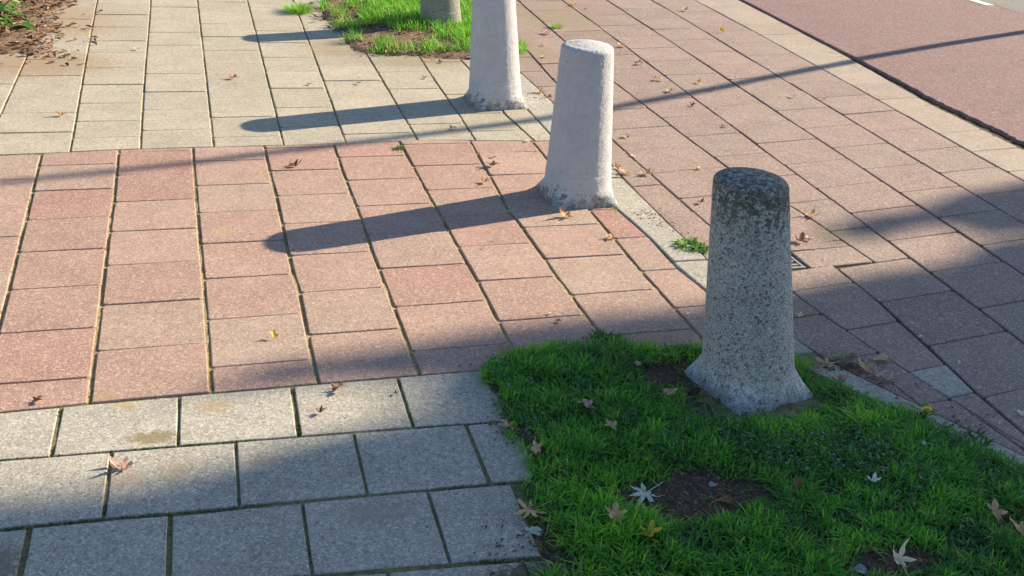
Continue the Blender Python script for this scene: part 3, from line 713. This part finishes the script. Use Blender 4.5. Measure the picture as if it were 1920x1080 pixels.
def bollard(pos, lean, kind, label, seed, yaw=0.0, side=.145, H_=.65, rb=.143, rtp=.104, amp=.0004):
    root = bpy.data.objects.new('bollard', None); col.objects.link(root); root.location = (pos[0], pos[1], 0)
    tag(root, label, 'bollard', 'row of tapered concrete bollards')
    n = 200
    def build(prof, name, sq):
        V = []; F = []
        for (r_, z, q, k) in prof:
            for i in range(n):
                a = 2*math.pi*i/n
                if sq and q > 0:
                    aa = a-yaw; e = 2+q*9; m_ = (abs(math.cos(aa))**e+abs(math.sin(aa))**e)**(-1/e)
                    flat = (abs(math.cos(aa))**14+abs(math.sin(aa))**14)**(-1/14)
                    rr = r_*(1-q)+k*q*flat*(1-.0)*(m_/m_); rr = r_*(1-q)+k*flat*q
                else: rr = r_
                x, y = rr*math.cos(a), rr*math.sin(a)
                p_ = Vector((x*32+seed, y*32, z*32)); d_ = noise.noise(p_)*amp*1.3+noise.noise(p_*2.7)*amp*.9+noise.noise(p_*6)*(.0016 if kind == 'white' else .0008)+noise.noise(Vector((x*7, y*7, z*5+seed)))*.0006
                if sq and q > .15: d_ += noise.noise(Vector((x*18, y*18, z*18+seed)))*.004*q
                nrm = 1/max(1e-6, math.hypot(x, y)); x += x*nrm*d_*(r_ > .02); y += y*nrm*d_*(r_ > .02)
                zz = z+(d_*.9 if name == 'shaft' and z > H_-.03 else 0)
                V.append((x+lean[0]*max(0, z)/.645, y+lean[1]*max(0, z)/.645, zz))
        for L_ in range(len(prof)-1):
            for i in range(n):
                j = (i+1) % n; F.append((L_*n+i, L_*n+j, (L_+1)*n+j, (L_+1)*n+i))
        if name == 'shaft': F.append(tuple((len(prof)-1)*n+i for i in range(n)))
        o = link(name, mesh(name, V, F, True), MB[kind], root); return o
    prof = []
    zc = .03
    for k in range(95):
        z = .075+(H_-zc-.075)*k/94; prof.append((rb+(rtp-rb)*(z/H_), z, 0, 0))
    rc = rb+(rtp-rb)*((H_-zc)/H_)
    for k in range(1, 13):      # rounded shoulder
        a = math.pi/2*k/12; prof.append((rc-zc*.9*(1-math.cos(a)), H_-zc+zc*.72*math.sin(a), 0, 0))
    r1, z1 = prof[-1][0], prof[-1][1]
    for k in range(1, 26): prof.append((max(.001, r1*(1-k/25)), z1+.011*(1-(1-k/25)**2), 0, 0))
    build(prof, 'shaft', False)
    pb = []
    for k in range(36):
        t_ = k/35; z = -.03+.155*t_
        q = (1-min(1, max(0, z)/.075))**1.25
        r_ = rb+(rtp-rb)*(max(z, 0)/H_)+.0012
        pb.append((r_, z, q, side))
    pb.append((rb+(rtp-rb)*.2-.006, .13, 0, 0))
    build(pb, 'foot', True)
    return root
def cl(px_lean, h=.645):   # lean along the camera's sideways ground direction
    r2 = np.array([rt[0], rt[1]]); r2 /= np.linalg.norm(r2); return r2*px_lean
bollard((b3[0]+.012, b3[1]+.01), cl(-.094), 'bare', 'bare speckled grey bollard with mossy dark top standing in the near grass', 3.1, yaw=R(14), side=.141, rb=.138, rtp=.101)
bollard((bm_[0]-.012, bm_[1]+.005), cl(-.014), 'white', 'white painted bollard with its whole top in view, on the red crossing', 11.7, yaw=R(0), side=.145)
bollard((b1[0]-.01, b1[1]), cl(-.046), 'white', 'white painted bollard cut off by the top edge, on the beige slabs', 23.9, yaw=R(2), side=.145)
bollard((b0[0], b0[1]), cl(-.046), 'dark', 'unpainted brownish grey bollard half hidden behind the far white one, in grass', 41.3, yaw=R(5), side=.145)

# ------------------------------------------------------------------ drain grate
dr = bpy.data.objects.new('drain_grate', None); col.objects.link(dr)
gx, gy = (gr_l+gr_r)/2*.3, -(gr_t+gr_b)/2*.3; dr.location = (gx, gy, 0)
tag(dr, 'small iron drain grate in the paving behind the grey bollard', 'drain grate')
def bar(bm, x0, x1, y0, y1, z0, z1):
    m_ = Matrix.Translation(((x0+x1)/2, (y0+y1)/2, (z0+z1)/2)) @ Matrix.Diagonal((x1-x0, y1-y0, z1-z0, 1)); r_ = bmesh.ops.create_cube(bm, size=1, matrix=m_)
    bmesh.ops.bevel(bm, geom=list({e for v in r_['verts'] for e in v.link_edges}), offset=.0015, segments=1, affect='EDGES')
hw, hh = (gr_r-gr_l)*.15-.008, (gr_b-gr_t)*.15-.008
bm = bmesh.new()
for s_ in (-1, 1):
    bar(bm, -hw, hw, s_*(hh-.006)-.006, s_*(hh-.006)+.006, -.03, -.003); bar(bm, s_*(hw-.006)-.006, s_*(hw-.006)+.006, -hh+.013, hh-.013, -.03, -.0045)
me = bpy.data.meshes.new('frame'); bm.to_mesh(me); bm.free(); link('frame', me, M_iron, dr)
bm = bmesh.new()
for k in range(5):
    y = -hh+.02+(2*hh-.04)*(k+.5)/5; bar(bm, -hw+.013, hw-.013, y-.006, y+.006, -.025, -.006)
me = bpy.data.meshes.new('bars'); bm.to_mesh(me); bm.free(); link('bars', me, M_iron, dr)

# ------------------------------------------------------------------ fallen leaves
leaf_mats = {}
def leaf_mat(c):
    if c not in leaf_mats:
        t = NT('leaf_'+c, .6, .3)
        a, b = {'yellow': ((.70, .38, .04), (.80, .52, .10)), 'gold': ((.58, .34, .14), (.70, .50, .26)), 'orange': ((.52, .25, .09), (.64, .40, .18)), 'brown': ((.14, .07, .04), (.26, .13, .07)),
                'red': ((.28, .12, .08), (.44, .25, .17)), 'tan': ((.48, .31, .17), (.62, .44, .26)), 'cream': ((.66, .56, .38), (.78, .70, .52)), 'white': ((.60, .66, .56), (.74, .78, .68)),
                'pink': ((.46, .27, .23), (.62, .42, .36)), 'grey': ((.28, .28, .30), (.40, .40, .42))}[c]
        n_ = t.noise(70, 4, .6); base = t.ramp(n_, [(.35, a), (.65, b)])
        base = t.mix(t.rng(t.noise(160, 3, .6), .62, .7, 0, .5), base, tuple(x*.4 for x in a))
        t.l(base, t.b.inputs['Base Color']); t.bump(n_, .4, .001)
        tr = t.n('ShaderNodeBsdfTranslucent'); t.l(base, tr.inputs[0]); mx_ = t.n('ShaderNodeMixShader'); mx_.inputs[0].default_value = .25
        t.l(t.b.outputs[0], mx_.inputs[1]); t.l(tr.outputs[0], mx_.inputs[2]); t.l(mx_.outputs[0], t.t.nodes['Material Output'].inputs[0])
        leaf_mats[c] = t.m
    return leaf_mats[c]
def leaf(px, py, size, c, kind, curl, rot, label, z=.004, tilt=0.0, stem=True):
    """size = leaf length in metres; kind star / oval / curled"""
    g_ = G(px, py); seed = px*.37+py*.11
    rnd = random.Random(int(seed*100)); V = [(0, 0, 0)]; F = []
    n = 60; rings = (.35, .7, 1.0)
    lobes = 5 if kind != 'star' else rnd.choice((5, 7))
    for k, rr in enumerate(rings):
        for i in range(n):
            a = 2*math.pi*i/n
            if kind == 'oval': rad = .5*abs(math.cos(a/2))**.25*(.95 if abs(math.sin(a)) < .3 else .62)
            else:
                ph = ((a/(2*math.pi)*lobes) % 1)-.5; rad = (.13+.42*max(0, 1-abs(ph)*1.9)**1.5) if kind == 'star' else (.20+.32*max(0, 1-abs(ph)*2.1))
                rad *= (.72+.28*math.cos(a)**2)*(1+.35*noise.noise((math.cos(a)*1.3+seed, math.sin(a)*1.3, 2))) if kind == 'curled' else 1+.25*noise.noise((math.cos(a)*1.1+seed, math.sin(a)*1.1, 2))
                rad *= 1+.18*math.sin(a*lobes*3+seed)*(1 if kind == 'star' else .5)*.5
                back = math.exp(-((abs(a-math.pi))/.35)**2); rad *= 1-.45*back
            inner = .17+.6*rad if k < 2 else rad
            r_ = min(inner, rad)*rr*size*1.1 if k < 2 else rad*size*1.1
            x, y = r_*math.cos(a), r_*math.sin(a); V.append((x, y, 0))
    for i in range(n):
        j = (i+1) % n; F.append((0, 1+i, 1+j))
        for k in range(2): F.append((1+k*n+i, 1+(k+1)*n+i, 1+(k+1)*n+j, 1+k*n+j))
    # curl across, droop along
    out = []
    for (x, y, zz) in V:
        kx = curl*2.6/size; ky = curl*1.0/size*rnd.choice((1, 1))
        ang = y*kx; r_ = 1/kx if kx > 1e-3 else 1e3
        ny = math.sin(ang)*r_; nz = (1-math.cos(ang))*r_ if kx > 1e-3 else 0
        nz += x*x*ky*(1 if (int(seed) % 2) else -.6)+size*(.05 if kind == 'oval' else .12)*noise.noise((x/size*3+seed, y/size*3, 0))+size*.06*noise.noise((x/size*8+seed, y/size*8, 4))
        out.append((x, ny, nz))
    if stem:
        b = len(out); L_ = size*(.75 if kind == 'star' else .45)
        for k in range(5):
            t_ = k/4; sx = -size*.08-L_*t_; sy = .12*size*t_*t_*math.sin(seed); sz = size*(.04+.12*t_*math.cos(seed)**2); wd = .0011
            out += [(sx, sy-wd, sz), (sx, sy+wd, sz), (sx, sy, sz+wd*1.6)]
        for k in range(4):
            for q in range(3): F.append((b+k*3+q, b+k*3+(q+1) % 3, b+k*3+3+(q+1) % 3, b+k*3+3+q))
    ct, st = math.cos(tilt), math.sin(tilt)
    out = [(x*ct-zz*st, y, x*st+zz*ct) for x, y, zz in out]
    lo = min(p_[2] for p_ in out)
    o = link('fallen_leaf', mesh('fallen_leaf', [(x, y, zz-lo) for x, y, zz in out], F, True), leaf_mat(c), None, (g_[0], g_[1], z)); o.rotation_euler = (0, 0, R(rot))
    tag(o, label, 'leaf', 'fallen leaves'); return o
LV = [
 (1352, 62, .065, 'yellow', 'curled', .7, 80, 'bright golden leaf nearest the top edge on the red band by the road', .6),
 (1309, 156, .06, 'yellow', 'curled', .6, 10, 'yellow leaf beside a small red leaf just above the thin shadow', .2),
 (1336, 170, .05, 'red', 'curled', .5, 20, 'pinkish red leaf lying in the thin long shadow', 0),
 (1376, 149, .04, 'cream', 'oval', .4, 70, 'small cream leaf by the thin shadow, right of a yellow leaf', .3),
 (1168, 89, .085, 'yellow', 'curled', .6, 170, 'long yellow leaf just right of the middle bollard top', 0),
 (1198, 121, .075, 'red', 'curled', .8, 170, 'thin reddish brown leaf right of the middle bollard top', 0),
 (1232, 151, .07, 'tan', 'curled', .7, -20, 'pale curved leaf on the red band right of the middle bollard', 0),
 (1254, 173, .07, 'tan', 'curled', .5, 5, 'pale tan leaf just above the thin shadow near the middle bollard', 0),
 (1299, 199, .055, 'brown', 'curled', .8, 30, 'dark brown leaf just below the thin shadow', .2),
 (1338, 207, .04, 'cream', 'oval', .4, 0, 'small cream leaf on a joint just below the thin shadow', .2),
 (1356, 239, .04, 'brown', 'curled', .6, 0, 'small brown leaf on the band between thin shadow and grey bollard top', 0),
 (1484, 184, .055, 'cream', 'curled', .6, -20, 'pale leaf alone on the red band near the cycle lane', 0),
 (1544, 188, .03, 'brown', 'curled', .5, 0, 'tiny brown leaf on a joint near the cycle lane', 0),
 (1283, 21, .085, 'tan', 'curled', .8, 0, 'tan brown curled leaf near the top edge by the outer paving joint', 0),
 (1073, 11, .085, 'orange', 'curled', .8, 20, 'orange brown leaf at the top edge right of the tall white bollard', 0),
 (1098, 19, .04, 'brown', 'curled', .8, 0, 'dark scrap of leaf near the top edge beside an orange leaf', 0),
 (1025, 64, .10, 'pink', 'curled', .6, 185, 'pinkish brown leaf below the small grass weed', 0),
 (1018, 86, .045, 'orange', 'curled', .6, 0, 'small orange leaf between the two white bollards, upper one', 0),
 (1018, 109, .055, 'gold', 'curled', .6, 30, 'golden leaf between the two white bollards, lower one', 0),
 (1174, 258, .055, 'orange', 'curled', .7, 100, 'orange brown leaf beside the right flank of the middle bollard', 0),
 (1187, 294, .045, 'cream', 'oval', .4, 10, 'small cream leaf on a joint right of the middle bollard', 0),
 (1157, 318, .055, 'gold', 'curled', .6, 60, 'narrow gold leaf touching the middle bollard right side', .2),
 (1172, 327, .065, 'orange', 'oval', .6, 150, 'orange oval leaf close to the middle bollard foot', .2),
 (1210, 329, .075, 'tan', 'curled', .7, 10, 'tan curled leaf on a joint right of the middle bollard foot', 0),
 (1312, 382, .045, 'brown', 'curled', .7, 0, 'small brown leaf just left of the grey bollard upper part', 0),
 (1308, 318, .05, 'tan', 'curled', .5, 10, 'small tan leaf left of the grey bollard top', 0),
 (1520, 407, .075, 'gold', 'curled', .6, 10, 'yellow tan leaf in a joint right of the grey bollard', 0),
 (1500, 455, .085, 'red', 'curled', .95, 15, 'large rust coloured curled leaf by the drain grate', .1),
 (1515, 452, .05, 'cream', 'curled', .6, 40, 'pale ragged leaf rim beside the rust coloured curled leaf', .3),
 (1060, 408, .070, 'orange', 'curled', .9, 150, 'orange curled leaf in front of the middle bollard foot', .25),
 (1143, 449, .05, 'orange', 'curled', .7, 30, 'small orange leaf on a red joint below the middle bollard', 0),
 (922, 313, .075, 'brown', 'curled', .85, 170, 'dark brown curled leaf on the red crossing left of the middle bollard', 0),
 (907, 343, .055, 'gold', 'curled', .5, 0, 'yellowish leaf on a mossy joint left of the middle bollard', 0),
 (925, 297, .03, 'brown', 'curled', .5, 90, 'tiny brown scrap above the dark curled leaf on the crossing', 0),
 (848, 242, .045, 'red', 'curled', .6, 0, 'dull red leaf in the thin shadow on beige slabs', 0),
 (986, 266, .038, 'cream', 'oval', .4, 10, 'small cream leaf at the edge of the crossing near the middle bollard', 0),
 (549, 313, .065, 'brown', 'curled', .95, 10, 'thin brown leaf at the upper edge of the red crossing', 0),
 (437, 148, .07, 'red', 'curled', .7, 170, 'red and cream leaf on the beige slabs', 0),
 (113, 218, .06, 'orange', 'curled', .7, 165, 'orange leaf on the beige slabs at the far left', 0),
 (256, 94, .05, 'cream', 'curled', .6, 20, 'pale leaf on the beige slabs near the left leaf litter', 0),
 (581, 160, .04, 'brown', 'curled', .7, 60, 'small brown leaf between the two bollard shadows', 0),
 (671, 158, .035, 'brown', 'curled', .7, -20, 'small dark leaf on beige slabs left of a joint between the shadows', 0),
 (797, 148, .05, 'pink', 'curled', .6, 20, 'pinkish brown leaf on slabs below the dark bollard', 0),
 (720, 100, .08, 'gold', 'curled', .5, 0, 'golden leaf at the edge of the far grass patch', 0),
 (826, 118, .05, 'brown', 'curled', .7, 0, 'dark leaf on the slab in front of the far grass patch', 0),
 (514, 635, .035, 'yellow', 'curled', .8, 120, 'small yellow leaf alone on the sunlit red crossing', .8),
 (69, 755, .038, 'brown', 'curled', .95, 10, 'dark brown curled leaf on the red tiles at lower left', .2),
 (230, 877, .072, 'pink', 'curled', .95, 185, 'pinkish leaf with curled rim on the near grey slabs', .08),
 (632, 734, .055, 'red', 'curled', .85, 15, 'red brown leaf on the grey slab just below the crossing', .3),
 (600, 776, .035, 'brown', 'curled', 1.1, 35, 'thin dark rolled leaf on the grey slab', 0),
 (955, 808, .055, 'gold', 'curled', .8, 160, 'tan curled leaf on slab at the left edge of the lawn', .5),
 (1003, 850, .045, 'tan', 'curled', 1.0, 60, 'pale rolled leaf against the left lawn edge', .7),
 (993, 964, .075, 'gold', 'star', .35, 200, 'pointed gold leaf on slab by the left lawn edge', .1),
 (1006, 998, .05, 'white', 'oval', .4, 160, 'thin pale leaf below the pointed gold leaf at the lawn edge', 0),
 (1097, 762, .055, 'pink', 'curled', .6, 130, 'pinkish leaf lying in the upper left of the near lawn', .2),
 (1143, 806, .050, 'tan', 'curled', .8, 140, 'small tan leaf in the lawn left of the grey bollard', .2),
 (1206, 932, .080, 'white', 'star', .22, 205, 'white star shaped leaf with long stem at the bare patch', .1),
 (1150, 972, .07, 'gold', 'curled', .7, 100, 'brownish yellow leaf sunk in grass below the white star leaf', .3),
 (1213, 1006, .06, 'yellow', 'curled', .7, 15, 'yellow strip of leaf near the bottom of the lawn', .1),
 (1362, 942, .055, 'brown', 'oval', .6, 160, 'dark brown leaf on the bare soil patch', .1),
 (1332, 911, .032, 'grey', 'oval', .3, 0, 'pale grey leaf at the top of the bare soil patch', .1),
 (1488, 916, .042, 'brown', 'oval', .5, 100, 'brown leaf standing upright in the grass right of the bare patch', .9),
 (1630, 904, .045, 'white', 'curled', .9, 10, 'whitish curled leaf in the middle of the right lawn', .2),
 (1728, 834, .022, 'white', 'oval', .5, 80, 'tiny white leaf in the lawn near the kerb', .4),
 (1548, 688, .055, 'tan', 'star', .5, 20, 'tan leaf in the gap of the kerb line', .2),
 (1625, 697, .060, 'tan', 'curled', .7, 150, 'tan leaf first in the chain of leaves right of the grey bollard', .1),
 (1645, 708, .060, 'pink', 'star', .5, 150, 'pale pink pointed leaf in the middle of the leaf chain by the kerb', .1),
 (1660, 716, .055, 'pink', 'curled', .6, 0, 'pink leaf at the lower end of the leaf chain by the kerb', .2),
 (1658, 678, .055, 'tan', 'oval', .5, 170, 'tan oval leaf on a dark joint right of the kerb gap', .1),
 (1576, 716, .035, 'red', 'oval', .4, 60, 'small rusty leaf lying on the pale kerb stone', .1),
 (1596, 668, .03, 'red', 'curled', .7, 60, 'tiny rusty scrap above the kerb gap', .1),
 (1748, 768, .04, 'pink', 'curled', .7, 150, 'pinkish leaf beside the yellow dandelion', .2),
 (1857, 973, .065, 'tan', 'curled', 1.0, 100, 'brown curled leaf standing in the grass at lower right', .6),
 (1905, 1003, .075, 'tan', 'curled', .8, 170, 'tan leaf at the right edge of the lawn', .2),
 (1676, 1070, .065, 'cream', 'star', .8, 95, 'bright curled leaf at the bottom edge of the lawn', .7),
 (1612, 1074, .05, 'grey', 'oval', .4, 150, 'grey leaf at the bottom edge beside a bright curled leaf', .1),
 (1916, 780, .04, 'cream', 'oval', .4, 90, 'cream leaf on paving at the far right edge', .2),
 (1500, 594, .035, 'cream', 'curled', .6, 20, 'cream leaf right of the grey bollard in the shade', .2),
 (1012, 175, .075, 'orange', 'curled', .8, 160, 'orange brown leaf cluster piece at the foot of the tall white bollard', .1),
 (1030, 183, .05, 'brown', 'curled', .8, 100, 'brown leaf at the kerb between the two white bollards', .1),
 (1048, 604, .03, 'brown', 'curled', .7, 30, 'small brown scrap on red tiles behind the lawn', 0),
 (1030, 590, .02, 'cream', 'oval', .4, 30, 'tiny cream scrap on red tiles behind the lawn', 0),
 (740, 740, .022, 'brown', 'curled', .7, 30, 'tiny dark scrap on the grey slab at the joint below the crossing', 0),
 (1250, 738, .055, 'tan', 'oval', .4, 10, 'flat tan leaf on bare soil left of the grey bollard foot', .05),
 (1193, 683, .03, 'pink', 'curled', .6, 60, 'small pink leaf in the grass behind the near lawn edge', .3),
]
for (px, py, s_, c, kd, cu, ro, lab, ti) in LV:
    g_ = G(px, py); X1 = np.array([[g_[0]]]); Y1 = np.array([[g_[1]]]); dd = sdf(near_poly, X1, Y1)[0, 0]
    z = .004
    if dd > 0: z = float(near_z(X1, Y1)[0, 0])+(.022 if bare_mask(X1, Y1)[0, 0] < .5 else .004); 
    leaf(px, py+(z*560 if dd > 0 else 0), s_*(1.3 if 1540 < px < 1670 and 660 < py < 725 else 1.0), c, kd, cu*1.25, ro, lab, z=z, tilt=ti, stem=(s_ > .05))
# pale specks, petals and grit on the shaded paving
X, Y = [], []
for (px, py) in [(1648, 563), (1710, 607), (1722, 615), (1726, 634), (1844, 623), (1535, 563), (1525, 633), (1800, 612), (1745, 612), (1527, 469), (1546, 487), (765, 413), (952, 398), (928, 452), (905, 468), (1290, 590), (1885, 643), (1797, 682), (1873, 795), (975, 1003), (1010, 1006), (845, 480), (1600, 520)]:
    g_ = G(px, py); X.append(g_[0]); Y.append(g_[1])
X = np.array(X); Y = np.array(Y)
sp = bits('petal_specks', X, Y, np.full(len(X), .004), rng.uniform(.005, .011, len(X)), np.ones(len(X)))
sp.data.materials.clear(); sp.data.materials.append(leaf_mat('cream'))

# ------------------------------------------------------------------ dandelion
dn = bpy.data.objects.new('dandelion', None); col.objects.link(dn); g_ = G(1730, 792); dn.location = (g_[0], g_[1], .012)
tag(dn, 'yellow dandelion flower with green leaves at the kerb edge of the lawn', 'dandelion')
M_dand = plain('dandelion_yellow', (.80, .66, .02), .6, .3)
V, F = [], []
for k in range(90):
    a = k*2.4; r_ = .015*math.sqrt((k+1)/90); b = len(V); h = .004*(1-(k/90)**2)
    for (q, wv) in ((.2, 1), (1, 1.2)):
        for sd in (-1, 1):
            V.append((math.cos(a)*r_*q-math.sin(a)*sd*.0016*wv, math.sin(a)*r_*q+math.cos(a)*sd*.0016*wv, h+q*.003))
    F.append((b, b+1, b+3, b+2))
fl = link('flower', mesh('flower', V, F), M_dand, dn); fl.location = (.003, -.002, .03); fl.rotation_euler = (R(-8), R(-10), 0)
sv = [(.0015*math.cos(q*2.1), .0015*math.sin(q*2.1), z) for z in (-.02, .031) for q in range(3)]
link('stem', mesh('stem', sv, [(0, 1, 4, 3), (1, 2, 5, 4), (2, 0, 3, 5)]), M_broad, dn)
n = 11; az = rng.uniform(-.9, 3.2, n)
lf = blades('leaves', np.zeros(n), np.zeros(n), np.zeros(n)+.006, rng.uniform(.025, .06, n), rng.uniform(.006, .011, n), rng.uniform(1.1, 2.2, n), rng.uniform(.1, .7, n), M_broad, az); lf.parent = dn

# ------------------------------------------------------------------ street furniture and tree beyond the frame that throw the shadows
M_pole = plain('galvanised_steel', (.35, .36, .37), .45, .5, .7)
lp = bpy.data.objects.new('lamp_post', None); col.objects.link(lp)
SP = [(1919, 62), (1760, 86), (1600, 112), (1400, 152), (1280, 178), (1152, 204), (1007, 229), (807, 249), (640, 271), (500, 287), (363, 304), (213, 326), (0, 343)]
gs = [G(*q)[:2] for q in SP]
base = np.array([9.3, 3.86]); gs = [base, np.array([8.2, 3.44])]+gs+[gs[-1]+np.array([-.6, -.09])]
path = []
for s_ in gs:
    dist = np.linalg.norm(s_-base); h = dist*math.tan(SUN_EL); path.append((s_[0]+h*SUN[0]/SUN[2], s_[1]+h*SUN[1]/SUN[2], h))
# smooth the post's axis
path = np.array(path)
for _ in range(2): path[1:-1] = (path[:-2]+2*path[1:-1]+path[2:])/4
lp.location = tuple(path[0]); tag(lp, 'slender steel street lamp post right of the picture that throws the thin long shadow', 'lamp post')
V, F = [], []
for k, p_ in enumerate(path):
    r_ = .05-.022*k/len(path)
    for q in range(12): V.append((p_[0]-path[0][0]+r_*math.cos(q*math.pi/6), p_[1]-path[0][1]+r_*math.sin(q*math.pi/6), p_[2]))
for k in range(len(path)-1):
    for q in range(12): F.append((k*12+q, k*12+(q+1) % 12, k*12+12+(q+1) % 12, k*12+12+q))
link('pole', mesh('pole', V, F, True), M_pole, lp)
bm = bmesh.new(); t_ = path[-1]-path[0]
bmesh.ops.create_uvsphere(bm, u_segments=16, v_segments=10, radius=1, matrix=Matrix.Translation((t_[0], t_[1], t_[2]+.05)) @ Matrix.Diagonal((.10, .10, .06, 1)))
me = bpy.data.meshes.new('lamp_head'); bm.to_mesh(me); bm.free(); link('lamp_head', me, M_pole, lp)

shade = [gpoly([(385, 716), (480, 682), (600, 652), (700, 645), (850, 632), (1000, 606), (1150, 590), (1300, 566), (1490, 545), (1600, 520), (1700, 505), (1770, 486), (1830, 455), (1925, 440), (2150, 430), (2700, 460), (2700, 1500), (1500, 2600), (-900, 2600), (-900, 1150),
                (-300, 985), (0, 938), (150, 915), (300, 898), (430, 868), (540, 840), (680, 810), (780, 775), (800, 735), (760, 702), (620, 706), (480, 730)]),
         gpoly([(1500, 448), (1600, 405), (1700, 383), (1800, 360), (1919, 335), (2100, 300), (2500, 280), (2500, 470), (1925, 450), (1830, 440), (1720, 440), (1620, 447)])]
xs = np.arange(-2, 6, .085); X, Y = np.meshgrid(xs, np.arange(-4.6, 1.6, .085)); X = X+rng.uniform(-.04, .04, X.shape); Y = Y+rng.uniform(-.04, .04, Y.shape)
ins = np.maximum(sdf(shade[0], X, Y), sdf(shade[1], X, Y)+.02*vnoise(X, Y, 4)-.01) > .045
thin = (sdf(shade[1], X, Y) > 0) & (sdf(shade[0], X, Y) < 0); ins &= ~(thin & (vnoise(X, Y, 3.2, 6) > .15) & (rng.random(X.shape) < .75))
SX, SY = X[ins], Y[ins]
px_, py_, pz_, sz_ = [], [], [], []
for rep in range(3):
    t_ = rng.uniform(15.5, 19.5, len(SX)); px_.append(SX+t_*SUN[0]); py_.append(SY+t_*SUN[1]); pz_.append(t_*SUN[2]); sz_.append(rng.uniform(.055, .085, len(SX)))
px_, py_, pz_, sz_ = map(np.concatenate, (px_, py_, pz_, sz_))
tr = bpy.data.objects.new('street_tree', None); col.objects.link(tr)
foot = np.array([2.9-.0, -2.3])+np.array([SUN[0], SUN[1]])*17.0; tr.location = (foot[0], foot[1], 0)
tag(tr, 'tall street tree right of the picture whose crown shades the near lawn', 'tree')
n = len(px_); V = np.zeros((n, 4, 3)); a_ = rng.normal(0, 1, (n, 3)); a_ /= np.linalg.norm(a_, axis=1)[:, None]
nrm = np.array(SUN)[None, :]+.8*rng.normal(0, .5, (n, 3)); nrm /= np.linalg.norm(nrm, axis=1)[:, None]
e1 = np.cross(nrm, a_); e1 /= np.linalg.norm(e1, axis=1)[:, None]; e2 = np.cross(nrm, e1)
C_ = np.stack([px_-foot[0], py_-foot[1], pz_], 1)
for k, (a, b) in enumerate(((1.3, 0), (0, 1), (-1.3, 0), (0, -1))): V[:, k] = C_+e1*a*sz_[:, None]+e2*b*sz_[:, None]
link('crown', fast_mesh('crown', V.reshape(-1, 3), np.arange(n*4).reshape(n, 4), np.repeat(rng.random(n), 4), False), M_broad, tr)
def limb(V, F, a, b, ra, rb_, seg=6):
    a = Vector(a); b = Vector(b); d_ = (b-a).normalized(); u_ = d_.orthogonal().normalized(); v_ = d_.cross(u_)
    base = len(V)
    for k in range(seg+1):
        t_ = k/seg; c_ = a.lerp(b, t_)+Vector((noise.noise(a+d_*k)*.12, noise.noise(b+d_*k)*.12, 0))*(0 < k < seg); r_ = ra+(rb_-ra)*t_
        for q in range(10): V.append(tuple(c_+(u_*math.cos(q*.6283)+v_*math.sin(q*.6283))*r_))
    for k in range(seg):
        for q in range(10): F.append((base+k*10+q, base+k*10+(q+1) % 10, base+k*10+10+(q+1) % 10, base+k*10+10+q))
V, F = [], []; top = Vector((0, 0, 6.0)); limb(V, F, (0, 0, -.05), top, .22, .14)
idx = rng.choice(n, 14, replace=False)
ctr = C_.mean(0)
for i in idx: limb(V, F, top, tuple(C_[i]*.6+ctr*.4), .08, .015)
link('trunk', mesh('trunk', V, F, True), M_soil, tr)
